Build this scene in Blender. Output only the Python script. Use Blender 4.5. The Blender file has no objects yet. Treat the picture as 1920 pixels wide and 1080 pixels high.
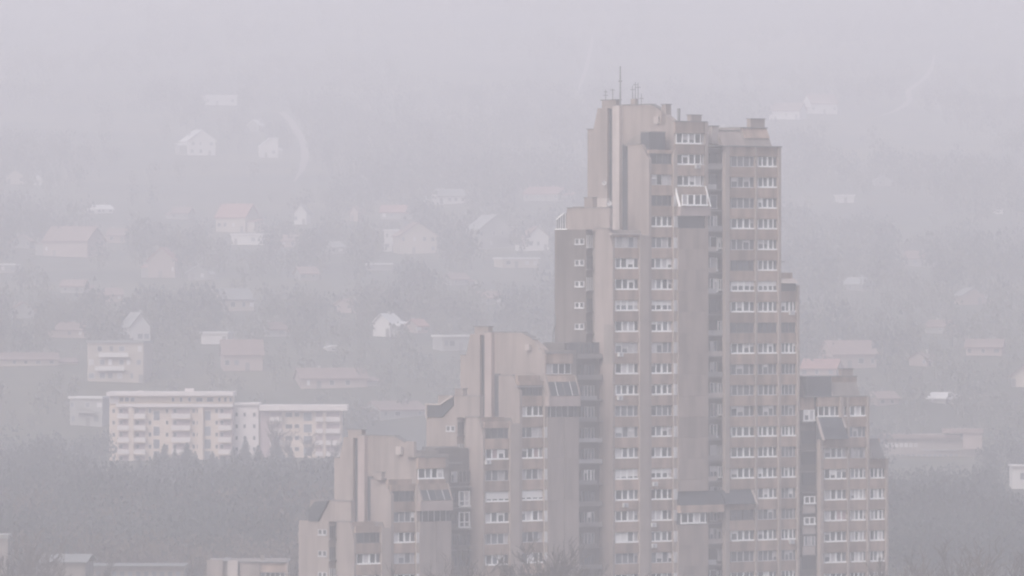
import bpy, math, random
from mathutils import Vector, noise

random.seed(7)
S = bpy.context.scene
COL = S.collection
R = math.radians

# ------------------------------------------------------------------ camera
FPX = 13930.0          # focal length in pixels of a 1920 wide frame
CZ = 50.0              # height of the camera above the valley floor
cam_d = bpy.data.cameras.new('camera')
cam = bpy.data.objects.new('camera', cam_d)
COL.objects.link(cam)
cam.location = (0, 0, CZ)
cam.rotation_euler = (R(90), 0, 0)
cam_d.sensor_width = 36.0
cam_d.lens = 36.0 * FPX / 1920.0
cam_d.clip_start = 1.0
cam_d.clip_end = 12000.0
S.camera = cam

# ------------------------------------------------------------------ sky, sun, exposure
SUN_EL, SUN_AZ = 38.0, 215.0     # azimuth: compass style, 180 = behind the camera, 215 = behind and left
w = bpy.data.worlds.new('World')
S.world = w
w.use_nodes = True
nt = w.node_tree
bg = nt.nodes['Background']
sky = nt.nodes.new('ShaderNodeTexSky')
sky.sky_type = 'NISHITA'
sky.sun_disc = False
sky.sun_elevation = R(SUN_EL)
sky.sun_rotation = R(SUN_AZ)
sky.dust_density = 4.0
sky.air_density = 1.0
sky.ozone_density = 1.0
hsv = nt.nodes.new('ShaderNodeHueSaturation')   # an overcast sky is nearly grey
hsv.inputs['Saturation'].default_value = 0.66
nt.links.new(sky.outputs[0], hsv.inputs['Color'])
nt.links.new(hsv.outputs[0], bg.inputs[0])
bg.inputs[1].default_value = 0.14

sl = bpy.data.lights.new('sun', 'SUN')
sl.energy = 0.7
sl.angle = R(25)
sl.color = (1.0, 0.975, 0.98)
sun = bpy.data.objects.new('sun', sl)
COL.objects.link(sun)
az = R(SUN_AZ)
to_sun = Vector((math.sin(az) * math.cos(R(SUN_EL)), math.cos(az) * math.cos(R(SUN_EL)), math.sin(R(SUN_EL))))
sun.rotation_euler = to_sun.to_track_quat('Z', 'Y').to_euler()
sun.location = (-200, -200, 400)

S.view_settings.view_transform = 'Standard'
S.view_settings.look = 'None'
S.view_settings.gamma = 1.0
S.view_settings.use_curve_mapping = False
S.view_settings.exposure = 0.76
S.render.engine = 'CYCLES'
cy = S.cycles
cy.use_denoising = True
cy.filter_width = 2.1
cy.max_bounces = 6
cy.diffuse_bounces = 2
cy.glossy_bounces = 2
cy.volume_bounces = 3
cy.transparent_max_bounces = 8
cy.caustics_reflective = False
cy.caustics_refractive = False

HAZE_DENSITY = 0.00060
HAZE_COLOR = (0.966, 0.944, 1.0)


# ------------------------------------------------------------------ helpers
def new_mesh(name, verts, faces, mat):
    me = bpy.data.meshes.new(name)
    me.from_pydata([tuple(v) for v in verts], [], faces)
    me.validate()
    me.update()
    if mat:
        me.materials.append(mat)
    return me


def link(name, me, parent=None, loc=(0, 0, 0), rz=0.0):
    o = bpy.data.objects.new(name, me)
    COL.objects.link(o)
    o.location = loc
    o.rotation_euler = (0, 0, rz)
    if parent is not None:
        o.parent = parent
    return o


def tag(o, label=None, cat=None, group=None, kind=None):
    if label: o['label'] = label
    if cat: o['category'] = cat
    if group: o['group'] = group
    if kind: o['kind'] = kind
    return o


class MB:
    """collects shapes, then links them as one mesh object"""
    def __init__(self):
        self.v, self.f = [], []

    def add(self, v, f):
        n = len(self.v)
        self.v += v
        self.f += [tuple(i + n for i in q) for q in f]
        return self

    def box(self, x0, x1, y0, y1, z0, z1):
        v = [(x, y, z) for z in (z0, z1) for y in (y0, y1) for x in (x0, x1)]
        return self.add(v, [(0, 2, 3, 1), (4, 5, 7, 6), (0, 1, 5, 4), (2, 6, 7, 3), (0, 4, 6, 2), (1, 3, 7, 5)])

    def prism_x(self, poly, x0, x1):
        """poly: list of (y, z); extruded from x0 to x1"""
        n = len(poly)
        v = [(x0, y, z) for y, z in poly] + [(x1, y, z) for y, z in poly]
        f = [tuple(range(n)), tuple(range(2 * n - 1, n - 1, -1))]
        f += [(i, i + n, (i + 1) % n + n, (i + 1) % n) for i in range(n)]
        return self.add(v, f)

    def prism_y(self, poly, y0, y1):
        n = len(poly)
        v = [(x, y0, z) for x, z in poly] + [(x, y1, z) for x, z in poly]
        f = [tuple(range(n)), tuple(range(2 * n - 1, n - 1, -1))]
        f += [(i, i + n, (i + 1) % n + n, (i + 1) % n) for i in range(n)]
        return self.add(v, f)

    def tube(self, p0, p1, r0, r1, n=5):
        p0, p1 = Vector(p0), Vector(p1)
        d = (p1 - p0)
        if d.length < 1e-6:
            return self
        d.normalize()
        a = d.orthogonal().normalized()
        b = d.cross(a)
        v = []
        for p, r in ((p0, r0), (p1, r1)):
            for i in range(n):
                t = 2 * math.pi * i / n
                v.append(tuple(p + a * (r * math.cos(t)) + b * (r * math.sin(t))))
        f = [(i, (i + 1) % n, (i + 1) % n + n, i + n) for i in range(n)]
        f += [tuple(range(n - 1, -1, -1)), tuple(range(n, 2 * n))]
        return self.add(v, f)

    def build(self, name, mat, parent=None, loc=(0, 0, 0), rz=0.0):
        me = new_mesh(name, self.v, self.f, mat)
        return link(name, me, parent, loc, rz)


# ------------------------------------------------------------------ materials
def mat(name, base, rough=0.85, var=0.12, scale=0.6, stain=0.0, spec=0.3, per_object=0.0, streak=False, emit=None):
    m = bpy.data.materials.new(name)
    m.use_nodes = True
    t = m.node_tree
    p = t.nodes['Principled BSDF']
    p.inputs['Roughness'].default_value = rough
    p.inputs['Specular IOR Level'].default_value = spec
    tc = t.nodes.new('ShaderNodeTexCoord')
    mp = t.nodes.new('ShaderNodeMapping')
    t.links.new(tc.outputs['Object'], mp.inputs['Vector'])
    oi = t.nodes.new('ShaderNodeObjectInfo')
    add = t.nodes.new('ShaderNodeVectorMath')
    add.operation = 'ADD'
    sc = t.nodes.new('ShaderNodeVectorMath')
    sc.operation = 'SCALE'
    cb = t.nodes.new('ShaderNodeCombineXYZ')
    for k in range(3):
        t.links.new(oi.outputs['Random'], cb.inputs[k])
    t.links.new(cb.outputs[0], sc.inputs[0])
    sc.inputs['Scale'].default_value = 37.0
    t.links.new(mp.outputs[0], add.inputs[0])
    t.links.new(sc.outputs[0], add.inputs[1])
    n1 = t.nodes.new('ShaderNodeTexNoise')
    n1.inputs['Scale'].default_value = scale
    n1.inputs['Detail'].default_value = 6.0
    n1.inputs['Roughness'].default_value = 0.65
    t.links.new(add.outputs[0], n1.inputs['Vector'])
    mr = t.nodes.new('ShaderNodeMapRange')
    mr.inputs['From Min'].default_value = 0.25
    mr.inputs['From Max'].default_value = 0.75
    mr.inputs['To Min'].default_value = 1.0 - var
    mr.inputs['To Max'].default_value = 1.0 + var
    t.links.new(n1.outputs['Fac'], mr.inputs['Value'])
    val = mr.outputs[0]

    def times(a, b):
        mm = t.nodes.new('ShaderNodeMath')
        mm.operation = 'MULTIPLY'
        t.links.new(a, mm.inputs[0])
        t.links.new(b, mm.inputs[1])
        return mm.outputs[0]
    if per_object:
        mo = t.nodes.new('ShaderNodeMapRange')
        mo.inputs['To Min'].default_value = 1 - per_object
        mo.inputs['To Max'].default_value = 1 + per_object
        t.links.new(oi.outputs['Random'], mo.inputs['Value'])
        val = times(val, mo.outputs[0])
    if stain:
        mp2 = t.nodes.new('ShaderNodeMapping')
        mp2.inputs['Scale'].default_value = (0.8, 0.8, 0.12)     # rain streaks run down the wall
        t.links.new(add.outputs[0], mp2.inputs['Vector'])
        n2 = t.nodes.new('ShaderNodeTexNoise')
        n2.inputs['Scale'].default_value = 0.8
        n2.inputs['Detail'].default_value = 4.0
        t.links.new(mp2.outputs[0], n2.inputs['Vector'])
        m2 = t.nodes.new('ShaderNodeMapRange')
        m2.inputs['From Min'].default_value = 0.42
        m2.inputs['From Max'].default_value = 0.66
        m2.inputs['To Min'].default_value = 1.0
        m2.inputs['To Max'].default_value = 1.0 - stain
        t.links.new(n2.outputs['Fac'], m2.inputs['Value'])
        val = times(val, m2.outputs[0])
    mul = t.nodes.new('ShaderNodeVectorMath')
    mul.operation = 'SCALE'
    mul.inputs[0].default_value = base
    t.links.new(val, mul.inputs['Scale'])
    t.links.new(mul.outputs[0], p.inputs['Base Color'])
    return m


M = dict(
    gable=mat('pale_concrete', (0.285, 0.237, 0.219), var=0.13, scale=0.18, stain=0.25),
    stained=mat('stained_concrete', (0.155, 0.132, 0.123), var=0.12, scale=0.3, stain=0.35),
    fin=mat('light_concrete', (0.42, 0.365, 0.345), var=0.10, scale=0.4, stain=0.15),
    core=mat('grey_concrete', (0.235, 0.205, 0.19), var=0.15, scale=0.4, stain=0.2),
    pil=mat('pilaster_concrete', (0.33, 0.275, 0.248), var=0.1, scale=0.5, stain=0.15),
    recess=mat('shaded_concrete', (0.125, 0.113, 0.108), var=0.2, scale=0.4, stain=0.2),  # darker copy of the concrete; the recess shade is put into its colour
    span=mat('brown_cladding', (0.335, 0.248, 0.205), var=0.2, scale=0.5, stain=0.42, per_object=0.22),
    blank=mat('rose_concrete', (0.285, 0.228, 0.202), var=0.14, scale=0.25, stain=0.3, per_object=0.10),
    parapet=mat('rose_parapet', (0.35, 0.285, 0.27), var=0.1, scale=0.5, stain=0.15),
    coping=mat('coping_metal', (0.17, 0.16, 0.16), var=0.2, scale=1.0, rough=0.6),
    roof=mat('roof_felt', (0.12, 0.115, 0.12), var=0.25, scale=0.4),
    white=mat('white_frame', (0.86, 0.85, 0.85), var=0.03, scale=0.5, rough=0.45, spec=0.5, per_object=0.06),
    dull=mat('weathered_frame', (0.50, 0.49, 0.50), var=0.1, scale=1.0, rough=0.6, per_object=0.15),
    darkframe=mat('dark_frame', (0.14, 0.13, 0.13), var=0.1, scale=1.0, rough=0.6, per_object=0.2),
    glass=mat('dark_glass', (0.045, 0.05, 0.06), var=0.3, scale=0.5, rough=0.07, spec=0.5, per_object=0.4),
    glass2=mat('grey_glass', (0.13, 0.14, 0.16), var=0.25, scale=0.7, rough=0.1, spec=0.5, per_object=0.3),
    curtain=mat('net_curtain', (0.46, 0.44, 0.45), var=0.12, scale=2.0, rough=0.5, per_object=0.25),
    pink=mat('pink_curtain', (0.38, 0.28, 0.285), var=0.12, scale=2.0, rough=0.5, per_object=0.2),
    blind=mat('white_blind', (0.74, 0.72, 0.72), var=0.05, scale=1.0, rough=0.6, per_object=0.08),
    darkgl=mat('loggia_glazing', (0.05, 0.054, 0.062), var=0.4, scale=0.35, rough=0.3, spec=0.25, per_object=0.25),
    slab=mat('balcony_slab', (0.20, 0.185, 0.185), var=0.15, scale=0.6, per_object=0.15),
    rail=mat('balcony_parapet', (0.33, 0.32, 0.33), var=0.15, scale=0.6, per_object=0.35),
    metal=mat('galvanised_steel', (0.22, 0.22, 0.23), var=0.2, scale=2.0, rough=0.5),
    cream=mat('cream_render', (0.50, 0.41, 0.345), var=0.05, scale=0.4, stain=0.05),
    creamband=mat('yellow_render', (0.54, 0.44, 0.34), var=0.05, scale=0.4),
    creamwhite=mat('white_render', (0.55, 0.50, 0.49), var=0.05, scale=0.4),
    mauve=mat('mauve_recess', (0.30, 0.23, 0.24), var=0.1, scale=0.4),  # flat sheets; the shade of loggias and recess is put into this colour
    hwhite=mat('house_white', (0.47, 0.45, 0.445), var=0.06, scale=0.3, per_object=0.06),
    hcream=mat('house_cream', (0.33, 0.285, 0.25), var=0.06, scale=0.3, per_object=0.1),
    hgrey=mat('house_grey', (0.22, 0.215, 0.21), var=0.1, scale=0.3, per_object=0.15),
    hpink=mat('house_pink', (0.265, 0.21, 0.195), var=0.08, scale=0.3, per_object=0.1),
    rred=mat('red_roof_tiles', (0.23, 0.13, 0.118), var=0.2, scale=0.6, per_object=0.15),
    rpink=mat('faded_roof_tiles', (0.18, 0.13, 0.118), var=0.2, scale=0.6, per_object=0.15),
    rgrey=mat('grey_roof_sheet', (0.21, 0.21, 0.21), var=0.15, scale=0.6, per_object=0.2),
    rwhite=mat('pale_roof_sheet', (0.50, 0.49, 0.49), var=0.06, scale=0.6),
    bark=mat('bare_bark', (0.085, 0.07, 0.06), var=0.25, scale=1.5),
    conifer=mat('conifer_needles', (0.030, 0.045, 0.040), var=0.35, scale=0.6, per_object=0.25),
    twig=mat('bare_twigs', (0.075, 0.060, 0.052), var=0.3, scale=0.3),
    scrub=mat('winter_scrub', (0.085, 0.085, 0.070), var=0.5, scale=0.03),
    track=mat('gravel_track', (0.27, 0.235, 0.22), var=0.12, scale=0.2),
)


def ground_material():
    m = bpy.data.materials.new('winter_hillside')
    m.use_nodes = True
    t = m.node_tree
    p = t.nodes['Principled BSDF']
    p.inputs['Roughness'].default_value = 0.66
    p.inputs['Specular IOR Level'].default_value = 0.1
    tc = t.nodes.new('ShaderNodeTexCoord')
    n1 = t.nodes.new('ShaderNodeTexNoise')
    n1.inputs['Scale'].default_value = 0.012
    n1.inputs['Detail'].default_value = 8
    n2 = t.nodes.new('ShaderNodeTexNoise')
    n2.inputs['Scale'].default_value = 0.15
    n2.inputs['Detail'].default_value = 5
    t.links.new(tc.outputs['Object'], n1.inputs['Vector'])
    t.links.new(tc.outputs['Object'], n2.inputs['Vector'])
    cr = t.nodes.new('ShaderNodeValToRGB')
    e = cr.color_ramp.elements
    e[0].position, e[0].color = 0.30, (0.045, 0.050, 0.038, 1)
    e[1].position, e[1].color = 0.72, (0.17, 0.15, 0.10, 1)
    k = cr.color_ramp.elements.new(0.5)
    k.color = (0.095, 0.095, 0.065, 1)
    t.links.new(n1.outputs['Fac'], cr.inputs['Fac'])
    mx = t.nodes.new('ShaderNodeMixRGB')
    mx.blend_type = 'MULTIPLY'
    mx.inputs['Fac'].default_value = 0.6
    t.links.new(cr.outputs[0], mx.inputs[1])
    t.links.new(n2.outputs['Fac'], mx.inputs[2])
    t.links.new(mx.outputs[0], p.inputs['Base Color'])
    return m


# ------------------------------------------------------------------ terrain
PROF = [(-600, 60), (-200, 47), (0, 44), (120, 38), (300, 14), (500, 2), (700, 0), (1000, 0), (1150, 2), (1300, 6),
        (1450, 9.5), (1635, 14), (1705, 31), (1780, 36.5), (2000, 47.1), (2500, 75.1), (2850, 99.1), (3250, 129.3), (3700, 166.9),
        (4200, 212.8), (4700, 262)]


def prof(y):
    if y <= PROF[0][0]: return PROF[0][1]
    for (a, za), (b, zb) in zip(PROF, PROF[1:]):
        if y <= b:
            t = (y - a) / (b - a)
            return za + (zb - za) * t
    return PROF[-1][1]


def ground_z(x, y):
    z = (prof(y - 25) + prof(y) + prof(y + 25)) / 3
    k = min(1.0, max(0.0, (y - 1650) / 500.0))
    z += k * (5.0 * noise.noise(Vector((x * 0.005, y * 0.0025, 3.1))) + 0.5 * noise.noise(Vector((x * 0.02, y * 0.015, 9.7))))
    k2 = min(1.0, max(0.0, (1400 - abs(y - 1300)) / 400.0)) if 900 < y < 1700 else 0.0
    z += k2 * 0.8 * noise.noise(Vector((x * 0.02, y * 0.02, 5.5)))
    return z


def hit(px, py):
    """where the photograph's ray through (px, py) meets the terrain"""
    y = 1100.0
    while y < 4690:
        x = (px - 960) / FPX * y
        z = CZ + (540 - py) / FPX * y
        if ground_z(x, y) >= z:
            return x, y, ground_z(x, y)
        y += 2.0
    return (px - 960) / FPX * y, y, ground_z(0, y)


def make_terrain():
    xs = [-1400, -1100, -850, -650, -500] + list(range(-400, 401, 12)) + [500, 650, 850, 1100, 1400]
    ys = list(range(-600, 1100, 50)) + list(range(1100, 4701, 14))
    v = [(x, y, ground_z(x, y)) for y in ys for x in xs]
    nx = len(xs)
    f = [(j * nx + i, j * nx + i + 1, (j + 1) * nx + i + 1, (j + 1) * nx + i)
         for j in range(len(ys) - 1) for i in range(nx - 1)]
    o = link('hillside_ground', new_mesh('hillside_ground', v, f, ground_material()))
    for p in o.data.polygons: p.use_smooth = True
    tag(o, kind='structure')


make_terrain()

# ------------------------------------------------------------------ the stepped towers
THETA = R(40)
CT, ST, TT = math.cos(THETA), math.sin(THETA), math.tan(THETA)
BF = 1265.0            # the common facade line of the row of towers
CORE = BF - 3.0
S0 = 1000.0 / FPX


class Tower:
    """Plan coordinates: a runs along the facade, b out of the facade; both are measured so that a point shows at column a+b."""
    def __init__(self, label, A, B=BF, name='apartment_tower', group=None, theta=THETA, depth=None, cat='apartment tower'):
        self.A, self.B = A, B
        self.d = depth or 1000.0 + A * TT * S0
        self.s = self.d / FPX
        self.sx, self.sy = self.s / CT, self.s / ST
        self.root = bpy.data.objects.new(name, None)
        COL.objects.link(self.root)
        self.root.location = ((A + B - 960) * self.s, self.d, 0)
        self.root.rotation_euler = (0, 0, theta)
        tag(self.root, label, cat, group)
        self.YB = 540 + (CZ + 0.6) / self.s
        self.cache = {}
        self.count = {}
        self.rest = None

    def L(self, a, b, py):
        return ((a - self.A) * self.sx, -(b - self.B) * self.sy, CZ + (540 - py) * self.s)

    def world(self, a, b, py):
        x, y, z = self.L(a, b, py)
        o = self.root.location
        return Vector((o.x + x * CT - y * ST, o.y + x * ST + y * CT, z))

    def box(self, name, m, a0, a1, b0, b1, y0, y1, parent=None):
        p, q = self.L(a0, b1, y1), self.L(a1, b0, y0)
        return self.shared_box(name, m, q[0] - p[0], q[1] - p[1], q[2] - p[2], p, parent)

    def shared_box(self, name, m, dx, dy, dz, loc, parent=None):
        key = (name, m, round(dx, 3), round(dy, 3), round(dz, 3))
        if key not in self.cache:
            b = MB().box(0, dx, 0, dy, 0, dz)
            self.cache[key] = new_mesh(name, b.v, b.f, M[m])
        return link(name, self.cache[key], parent or self.root, loc)

    def prism(self, name, m, poly, a0, a1, parent=None):
        """poly in (b, py)"""
        pts = [self.L(0, b, py)[1:] for b, py in poly]
        mb = MB().prism_x(pts, (a0 - self.A) * self.sx, (a1 - self.A) * self.sx)
        return mb.build(name, M[m], parent or self.root)

    def gable(self, name, m, poly, a0, thick):
        """poly in (column, py) as the left face of the wall shows it"""
        return self.prism(name, m, [(px - a0, py) for px, py in poly], a0, a0 + thick)

    def line(self, name, m, pts, r, parent=None):
        mb = MB()
        q = [Vector(self.L(*p)) for p in pts]
        for u, v in zip(q, q[1:]):
            mb.tube(u, v, r, r, 4)
        return mb.build(name, M[m], parent or self.root)

    # --- windows
    def window(self, px0, px1, yc, style='W', b=CORE, h=20.0, name='window', divs=None, parent=None):
        fm = {'W': 'white', 'X': 'white', 'B': 'white', 'Z': 'white', 'G': 'dull', 'D': 'darkframe', 'L': 'darkframe', 'P': 'white', 'H': 'white', 'F': 'dull'}[style]
        W = (px1 - px0) * self.sx
        H = h * self.s
        px = self.s / CT
        rnd = random.Random(round(px0 * 7 + yc * 13))
        if divs is None:
            divs = 4 if px1 - px0 > 30 else (3 if px1 - px0 > 20 else (2 if px1 - px0 > 9 else 1))
        if divs == 4:
            fr = rnd.choice(([.26, .5, .74], [.22, .48, .74], [.28, .52, .76], [.25, .5, .75]))
        else:
            fr = [(k + 1) / divs for k in range(divs - 1)]
        bold = style in 'WXBPH' and divs >= 3
        thick = {'W': 2.3, 'X': 2.7, 'B': 2.3, 'Z': 2.2, 'G': 1.9, 'D': 1.2, 'L': 1.0, 'P': 2.0, 'H': 2.2, 'F': 2.4}[style]
        side = thick * px * (0.5 if style in 'WGD' else 0.9)
        sill = (3.1 if fm == 'white' else 1.4) * self.s
        top = (0.6 if style not in 'XZ' else 1.6) * self.s
        key = ('win', fm, round(W, 2), round(H, 2), tuple(fr), style)
        if key not in self.cache:
            mb = MB()
            mb.box(0, side, -0.10, 0.0, sill, H - top)
            mb.box(W - side, W, -0.10, 0.0, sill, H - top)
            mb.box(-0.06, W + 0.06, -0.22 if fm == 'white' else -0.14, 0.0, 0, sill)
            mb.box(0, W, -0.10, 0.0, H - top, H)
            for k, t in enumerate(fr):
                hw = 0.5 * thick * px * (1.35 if (bold and k == len(fr) // 2) else 0.8)
                mb.box(t * W - hw, t * W + hw, -0.12, 0.0, sill, H - top)
            self.cache[key] = new_mesh(name, mb.v, mb.f, M[fm])
        p = self.L(px0 - b, b, yc + h / 2)
        o = link(name, self.cache[key], parent or self.root, p)
        if parent is not None:
            return o
        e = [0] + fr + [1]
        for k in range(len(e) - 1):
            x0, x1 = e[k] * W + 0.02, e[k + 1] * W - 0.02
            r = rnd.random()
            pm = 'glass' if r < .52 else ('glass2' if r < .78 else ('curtain' if r < .99 else 'pink'))
            if style in 'DL': pm = rnd.choice(('darkgl', 'glass', 'glass'))
            if style == 'F': pm = rnd.choice(('glass2', 'curtain'))
            if style == 'G': pm = rnd.choice(('glass', 'glass2', 'glass2', 'curtain'))
            if style == 'P' and k >= 2: pm = 'pink'
            if style == 'P' and k == 0: pm = 'curtain'
            if style == 'H' and k < 2: pm = 'blind'
            self.pane(o, pm, x0, x1, sill, H - top, p)
            if style in 'WXG' and rnd.random() < .16:
                dz = H * rnd.choice((.25, .4, .55))
                self.shared_box('roller_blind', rnd.choice(('blind', 'curtain')), x1 - x0 - .1, 0.03, dz, (x0 + .05, -0.075, H - top - dz), o)
        if style == 'B':
            cover = rnd.choice((0.45, 0.6, 0.7))
            self.shared_box('roller_blind', 'blind', W - 0.1, 0.05, H * cover, (0.05, -0.08, H * (1 - cover) - 0.02), o)
        if style == 'Z':
            self.shared_box('roller_blind', 'blind', W - 0.1, 0.05, H * .7, (0.05, -0.14, H * .28), o)
        return o

    def pane(self, o, pm, x0, x1, z0, z1, base):
        n = self.count['pane'] = self.count.get('pane', 0) + 1
        if n <= 296:
            self.shared_box('pane', pm, x1 - x0, 0.02, z1 - z0, (x0, -0.035, z0), o)
        else:
            self.rest = self.rest or MB()
            self.rest.box(base[0] + x0, base[0] + x1, base[1] - 0.035, base[1] - 0.015, base[2] + z0, base[2] + z1)

    def finish(self):
        if self.rest:
            o = self.rest.build('pane', M['glass2'], self.root)
            o['kind'] = 'stuff'

    # --- one column of windows with the cladding panels between them
    def column(self, px0, px1, rows, top, win_px=None, b=BF, core=CORE, span='span', skip_first=False):
        """px0..px1: cladding at the facade line; rows: list of (centre row, style); top: upper edge of the first panel"""
        a0, a1 = px0 - b, px1 - b
        wx0, wx1 = win_px or (px0 + 1, px1 - 2)
        y = top
        for yc, st in rows:
            h = 20 if st not in 'L' else 20
            y1 = yc - h / 2
            if y1 - y > 2 and not skip_first:
                self.box('cladding_panel', span, a0, a1, core + 0.02, b, y, y1)
            skip_first = False
            if st != '-':
                self.window(wx0, wx1, yc, st, b=core + 0.1)
            y = yc + h / 2
        self.box('cladding_panel', span, a0, a1, core + 0.02, b, y, self.YB)

    def pilaster(self, px0, px1, top, b=BF + 2, m='pil', bot=None):
        return self.box('pilaster', m, px0 - b, px1 - b, CORE - 1, b, top, bot or self.YB)

    def sloped(self, px0, px1, y0, y1, shift, b=BF, m='darkgl', name='sloped_glazing', bars=4):
        """a front that leans out as it goes down; px0..px1 at its upper edge"""
        a0, a1 = px0 - b, px1 - b
        o = self.prism(name, m, [(CORE, y0), (b, y0), (b + shift, y1), (CORE, y1)], a0, a1)
        for k in range(bars + 1 if bars else 0):
            t = k / bars
            a = a0 + (a1 - a0) * t
            mb = MB()
            mb.tube(self.L(a, b + .3, y0), self.L(a, b + shift + .3, y1), 0.06, 0.06, 4)
            mb.build('glazing_bar', M['dull' if k % 2 else 'darkframe'], o)
        return o

    def cheek(self, px, y0, y1, shift, b=BF, m='fin', w=2.0, back=10):
        a = px - b
        if back <= 2:
            return self.prism('cheek_wall', m, [(b - 2, y0 - 1), (b + 1, y0 - 1), (b + shift + 1.5, y1 + 2), (b + shift - 2, y1 + 2)], a - w, a)
        return self.prism('cheek_wall', m, [(b - back, y0 - 1), (b + 1, y0 - 1), (b + shift + 1.5, y1), (b + shift + 1.5, y1 + 2), (b - back, y1 + 2)], a - w, a)


def rows_of(first, styles, pitch=39.15):
    return [(first + k * pitch, c) for k, c in enumerate(styles)]


def stepped_part(T, A0, gy, by, ay, ly, rowsA, rowsB, small_rows, D):
    """The stair-like half that the three left towers share.
    A0: left edge of the projecting bay; gy, by, ay, ly: tops of the gable wall, of column B, of column A and of the rear wing."""
    o = A0                                   # everything below is measured from the bay's left edge
    YB = T.YB
    gx = A0 + BF                             # column where the bay starts
    # high rear gable with its mansard profile, in two leaves with a stair slot between
    T.gable('gable_wall', 'gable', [(gx - 162, YB), (gx - 162, gy + 44), (gx - 151, gy + 44), (gx - 143, gy + 4), (gx - 125, gy + 4), (gx - 125, YB)], A0, 8)
    T.gable('gable_wall', 'gable', [(gx - 116, YB), (gx - 116, gy), (gx - 44, gy + 1), (gx - 26, gy + 11), (gx - 3, gy + 32), (gx - 3, YB)], A0, 8)
    T.box('stair_glazing_and_shade', 'darkgl', A0 + 4, A0 + 8, BF - 125, BF - 116, gy + 6, YB)
    T.prism('wall', 'core', [(BF - 161, YB), (BF - 161, gy + 50), (BF - 145, gy + 33), (CORE, gy + 33), (CORE, YB)], A0 + 8, A0 + 60)
    T.box('coping', 'coping', A0 - 1, A0 + 9, BF - 116, BF - 44, gy - 1.6, gy)
    T.prism('coping', 'coping', [(BF - 44, gy - .6), (BF - 26, gy + 9.4), (BF - 26, gy + 11), (BF - 44, gy + 1)], A0 - 1, A0 + 9)
    T.box('coping', 'coping', A0 - 1, A0 + 9, BF - 163, BF - 151, gy + 42.5, gy + 44)
    ch = T.box('chimney', 'gable', A0 + 1, A0 + 9, BF - 136, BF - 110, gy - 10, gy + 5)
    T.box('chimney_cap', 'coping', A0, A0 + 10, BF - 138, BF - 108, gy - 12, gy - 10)
    # lift fin standing proud of the gable
    T.box('fin', D.get('fin', 'parapet'), A0 - 6, A0, BF - 110, BF - 97, gy + 0.5, YB)
    T.box('stair_glazing_and_shade', 'darkgl', A0 - 3, A0, BF - 94, BF - 86, by - 2, YB)  # dark strip standing in for the shade in the gap beside the fin
    # column B block
    aB = A0 - 50
    gB = gx - 50
    T.gable('side_wall', 'gable', [(gB - 39, YB), (gB - 39, by), (gB - 13, by), (gB - 3, by + 24), (gB, by + 28), (gB, YB)], aB - 1, 5)
    T.prism('wall', 'core', [(BF - 39, YB), (BF - 39, by + 10), (CORE - 12, by + 10), (CORE, by + 34), (CORE, YB)], aB + 4, A0)
    T.box('coping', 'coping', aB - 2, aB + 5, BF - 40, BF - 13, by - 1.6, by)
    # column A block and rear wing
    aA = A0 - 115
    gA = gx - 115
    T.gable('side_wall', 'gable', [(gA - 35, YB), (gA - 35, ay), (gA - 11, ay), (gA - 3, ay + 35), (gA - 3, YB)], aA - 3, 4)
    T.box('coping', 'coping', aA - 4, aA + 2, BF - 33, BF - 8, ay - 1.6, ay)
    T.prism('wall', 'core', [(BF - 34, YB), (BF - 34, ay + 2), (CORE - 12, ay + 2), (CORE, ay + 34), (CORE, YB)], aA + 1, aB - 1)
    # rear wing: gable end with the little windows, loggias in the slot
    T.gable('gable_wall', D.get('low', 'gable'), [(gA - 110, YB), (gA - 110, ay + 1), (gA - 92, ay + 1), (gA - 52, ay + 1), (gA - 52, YB)], aA + 3, 12)
    T.gable('gable_wall', 'gable', [(gA - 91, ay + 1), (gA - 87, ly), (gA - 9, ly), (gA - 9, ay + 1)], aA + 3, 6)
    T.box('coping', 'coping', aA + 2, aA + 10, BF - 90, BF - 12, ly - 1.5, ly)
    T.prism('wall', 'core', [(BF - 112, YB), (BF - 112, ay + 3), (BF - 33, ay + 3), (BF - 33, YB)], aA + 15, aB)
    for k, yc in enumerate(small_rows):
        # small paired windows look out of the gable end
        f = MB()
        p0 = T.L(aA + 3, BF - 72 - 3, yc + 6)
        p1 = T.L(aA + 3, BF - 55 - 3, yc - 6)
        y0, y1 = p1[1], p0[1]
        z0, z1 = p0[2], p1[2]
        wn = MB()
        wn.box(p0[0] - 0.16, p0[0], y0, y1, z0, z0 + 0.22)
        wn.box(p0[0] - 0.08, p0[0], y0, y0 + 0.14, z0 + .22, z1)
        wn.box(p0[0] - 0.08, p0[0], y1 - 0.14, y1, z0 + .22, z1)
        ym = (y0 + y1) / 2
        wn.box(p0[0] - 0.08, p0[0], ym - .18, ym + .18, z0 + .22, z1)
        wn.box(p0[0] - 0.08, p0[0], y0, y1, z1 - .08, z1)
        wo = wn.build('small_window', M['dull'], T.root)
        for q0, q1 in ((y0 + .14, ym - .18), (ym + .18, y1 - .14)):
            MB().box(p0[0] - 0.05, p0[0] - 0.01, q0, q1, z0 + .22, z1 - .08).build('pane', M['glass'], wo)
        T.window(gA - 51, gA - 40, yc - 1, random.choice('DGD'), b=BF - 55 + .1, h=24, divs=3)
        T.box('balcony_slab', 'slab', aA + 3, aA + 15, BF - 55, BF - 52, yc + 11, yc + 13)
    # facade columns
    T.column(gA, gA + 49, rowsA, ay + 8)
    T.column(gB, gB + 48, rowsB, by + 10)
    T.pilaster(gA + 48, gB, ay + 12)
    T.pilaster(gB + 47, gx + 4, by + 12) if D.get('pilB', True) else None
    for yc, st in rowsB[2:]:
        T.window(gx - 3, gx + 4, yc, 'F', b=BF + 2.15, h=20, divs=2)


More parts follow.
